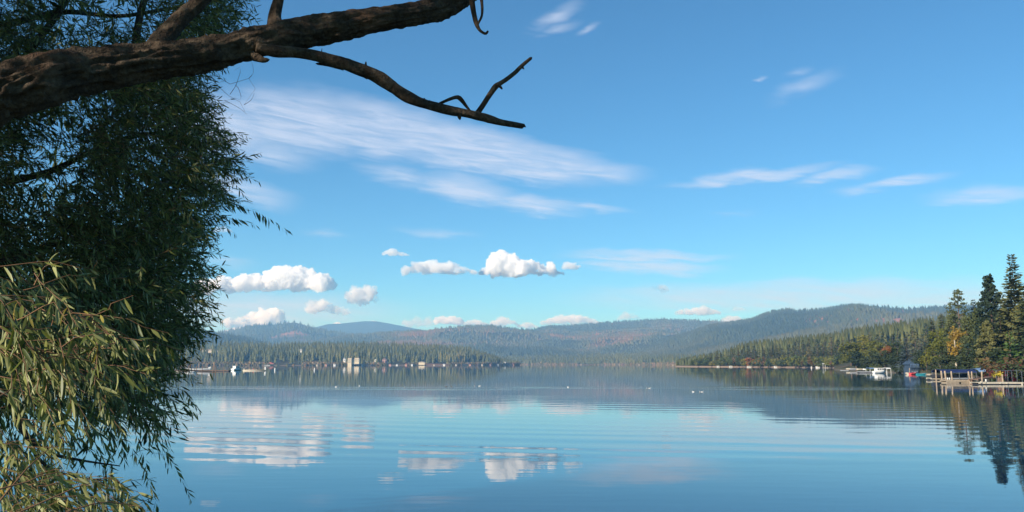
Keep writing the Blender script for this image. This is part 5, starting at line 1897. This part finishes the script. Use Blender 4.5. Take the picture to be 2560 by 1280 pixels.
    for _ in range(420):
        out_twig(r.uniform(-130, 300), r.uniform(640, 1000), r.uniform(5.6, 7.6), r.uniform(0.3, 0.5), r.normal(-4, 26), 0.0022, leaf=0.10, spacing=0.027, sag=r.uniform(0.1, 0.5))
    # lower right fringe hanging over the water
    for _ in range(100):
        y = r.uniform(900, 1190)
        x = interp([(900, 430), (960, 420), (1040, 425), (1100, 360), (1190, 300)], y) - abs(r.normal(0, 60)) - 62
        if 90 < x < 335 and 1035 < y < 1190:
            continue
        out_twig(x, y, r.uniform(6.4, 7.6), r.uniform(0.25, 0.5), r.normal(-12, 24), 0.0022, leaf=0.095, spacing=0.034, sag=r.uniform(0.1, 0.4), density=0.8)
    for x, y, a, ln in ((430, 925, 2, 0.36), (432, 960, -18, 0.34), (410, 1020, 10, 0.30), (385, 1060, -8, 0.32), (400, 1085, 4, 0.24), (330, 1130, -4, 0.34), (320, 1200, 10, 0.26), (300, 1240, 4, 0.30), (345, 1262, 35, 0.22)):
        out_twig(x, y, 6.8, ln, a, 0.0026, leaf=0.085, spacing=0.045, sag=0.15, density=0.7)
    # near spray lit by the sun
    cnt = 0
    while cnt < 112:
        x, y = r.uniform(-60, 300), r.uniform(700, 985)
        if y > 1040 - max(0, (x - 120)) * 0.35 or (y < 800 and x > 150):
            continue
        Y = r.uniform(3.4, 5.4)
        out_twig(x - 40, y - 20, Y, r.uniform(0.22, 0.42), r.normal(-4, 24), 0.0032, leaf=0.092, spacing=0.026, sag=r.uniform(0.2, 0.7), droop=1.0)
        cnt += 1
    for _ in range(55):
        x, y = r.uniform(-80, 110), r.uniform(1030, 1290)
        out_twig(x - 20, y, r.uniform(4.0, 5.6), r.uniform(0.2, 0.4), r.normal(-10, 26), 0.0022, leaf=0.095, spacing=0.03, sag=0.4, droop=1.0)
    # bottom sprays close to the camera
    for _ in range(60):
        x, y = r.uniform(60, 310), r.uniform(1195, 1300)
        out_twig(x - 30, y, r.uniform(3.4, 4.8), r.uniform(0.16, 0.30), r.normal(6, 20), 0.002, leaf=0.078, spacing=0.024, sag=0.3)
    for pts, Y0, Y1 in (([(-60, 1330), (40, 1200), (90, 1150), (131, 1114)], 2.6, 3.0), ([(-40, 1225), (40, 1218), (100, 1190), (160, 1178)], 2.6, 2.9),
                        ([(40, 1285), (120, 1250), (200, 1215), (260, 1200)], 2.9, 3.3), ([(150, 1290), (200, 1268), (270, 1255), (330, 1262)], 3.0, 3.4),
                        ([(36, 800), (50, 850), (90, 888), (140, 896), (185, 870), (205, 852)], 3.5, 3.7), ([(-20, 1000), (10, 985), (28, 970), (30, 930)], 3.2, 3.4),
                        ([(150, 770), (230, 800), (300, 830), (350, 860)], 3.9, 4.3), ([(60, 870), (150, 880), (230, 870), (300, 900)], 3.8, 4.2)):
        n = len(pts)
        p = [tuple(at(a, b, Y0 + (Y1 - Y0) * i / (n - 1))) for i, (a, b) in enumerate(pts)]
        lv.twig(p, 0.0042, r, leaf=0.105, spacing=0.045, start=0.25, density=0.6, droop=1.1)
    # bare curling twiglets against the sky
    for pts in ([(520, 178), (560, 205), (590, 210), (622, 196), (640, 205), (632, 240), (610, 262)], [(520, 178), (545, 215), (570, 238), (600, 255), (612, 278)], [(575, 236), (590, 214), (601, 180), (600, 168), (585, 176)],
                [(560, 250), (585, 262), (605, 275), (618, 286)], [(588, 212), (602, 228), (600, 250), (585, 244)], [(622, 196), (634, 180), (628, 150)], [(610, 262), (628, 250), (636, 232)]):
        p = [tuple(at(a, b, 7.4)) for a, b in pts]
        lv.twig(p, 0.0026, r, leaf=0.05, spacing=0.05, density=0.03)
    n_view = sum(len(p) for p in lv.P)
    # unseen crown clumps added left and overhead, placed to shade curtain and limb
    for q, (c, rad, n) in enumerate((((-8.0, 5.6, 6.8), (3.2, 3.4, 3.4), 2100), ((-6.4, 4.6, 9.2), (3.6, 3.2, 1.8), 1200), ((-6.6, 2.7, 4.9), (1.2, 1.2, 1.1), 260), ((-5.6, 2.3, 6.9), (1.7, 1.6, 1.2), 170), ((-4.1, 1.9, 8.2), (2.1, 1.9, 1.3), 480), ((-4.4, 2.3, 6.4), (1.3, 1.3, 1.0), 130), ((0.8, -1.6, 7.6), (4.6, 4.0, 1.9), 1300), ((-3.5, -3.5, 7.4), (3.0, 2.6, 1.6), 500),
                      ((-5.6, 9.5, 4.4), (1.4, 3.0, 3.4), 700), ((-7.6, 5.4, 3.4), (1.8, 1.6, 1.2), 300))):
        for _ in range(n):
            d = r.normal(size=3)
            d /= np.linalg.norm(d)
            o = Vector(np.array(c) + d * np.array(rad) * r.random() ** 0.4)
            e = Vector(d * 0.5 + r.normal(size=3) * 0.4)
            p = [o, o + e * 0.35 - Vector((0, 0, 0.05)), o + e * 0.7 - Vector((0, 0, 0.22)), o + e - Vector((0, 0, 0.5))]
            lv.twig([tuple(s) for s in p], 0, r, leaf=0.24 if q < 3 else 0.16, spacing=0.034)
    P, A, N, L = lv.arrays()
    # drop stray leaves right in front of the lens
    dist = np.linalg.norm(P - np.array((0, 0, CAM_Z)), axis=1)
    ok = (dist > 2.0) | (np.arange(len(P)) >= n_view)
    view = np.arange(len(P)) < n_view
    P, A, N, L, view, dist = P[ok], A[ok], N[ok], L[ok], view[ok], dist[ok]
    L = np.where(view, np.minimum(L, 62.0 / F_PX * dist), L)
    px = 1280 + P[:, 0] / np.maximum(P[:, 1], 0.1) * F_PX
    py = 910 - (P[:, 2] - CAM_Z) / np.maximum(P[:, 1], 0.1) * F_PX
    inframe = view & (px > 5) & (px < 1200) & (py > 5) & (py < 1290)
    size = np.where(inframe, L / dist, 0)
    big = np.argsort(-size)[:300]
    rest = np.ones(len(P), bool)
    rest[big] = False
    near = rest & view & (dist < 5.6)
    far = rest & ~near & view
    off = rest & ~view
    crown = rel(link('crown', leaf_mesh('crown', P[far], A[far], N[far], L[far], r, LEAF_FAR, LEAF_FAR_F), M_LEAF, T))
    crown['kind'] = 'stuff'
    quad = np.array([(0, 0, 0), (0.45, 0.085, 0.0), (1, 0, -0.06), (0.45, -0.085, 0.0)])
    outer = link('shade_foliage', leaf_mesh('shade_foliage', P[off], A[off], N[off], L[off], r, quad, np.array([(0, 3, 1), (1, 3, 2)])), M_LEAF, crown)
    outer['kind'] = 'stuff'
    spray = link('leaf_spray', leaf_mesh('leaf_spray', P[near], A[near], N[near], L[near], r, LV, LF), M_LEAF, crown)
    spray['kind'] = 'stuff'
    tw = link('twigs', poly_mesh('twigs', np.concatenate(lv.tw_v), np.concatenate(lv.tw_f), smooth=True), M_TWIG, crown)
    tw['kind'] = 'stuff'
    protos = []
    for k in range(6):
        sh = LV.copy()
        sh[:, 1] *= (0.85, 1.0, 1.15, 1.25, 0.95, 1.1)[k]
        sh[:, 2] *= (0.3, 1.0, 1.6, 0.6, -0.4, 1.3)[k]
        me = poly_mesh('leaf', sh, LF, smooth=True, tint=np.full(len(sh), (0.2, 0.45, 0.6, 0.75, 0.88, 0.99)[k]))
        me.materials.append(M_LEAF)
        protos.append(me)
    for q in big:
        k = int(r.integers(0, 5)) if r.random() > 0.02 else 5
        o = bpy.data.objects.new('leaf', protos[k])
        COL.objects.link(o)
        o.parent = crown
        a, nn = Vector(A[q]), Vector(N[q])
        b = nn.cross(a)
        M = Matrix((a, b, nn)).transposed().to_4x4()
        o.matrix_local = Matrix.Translation(Vector(P[q])) @ M @ Matrix.Diagonal((L[q], L[q], L[q], 1))
    print('willow leaves', len(P), 'in view', n_view, 'near', near.sum())


build_willow()
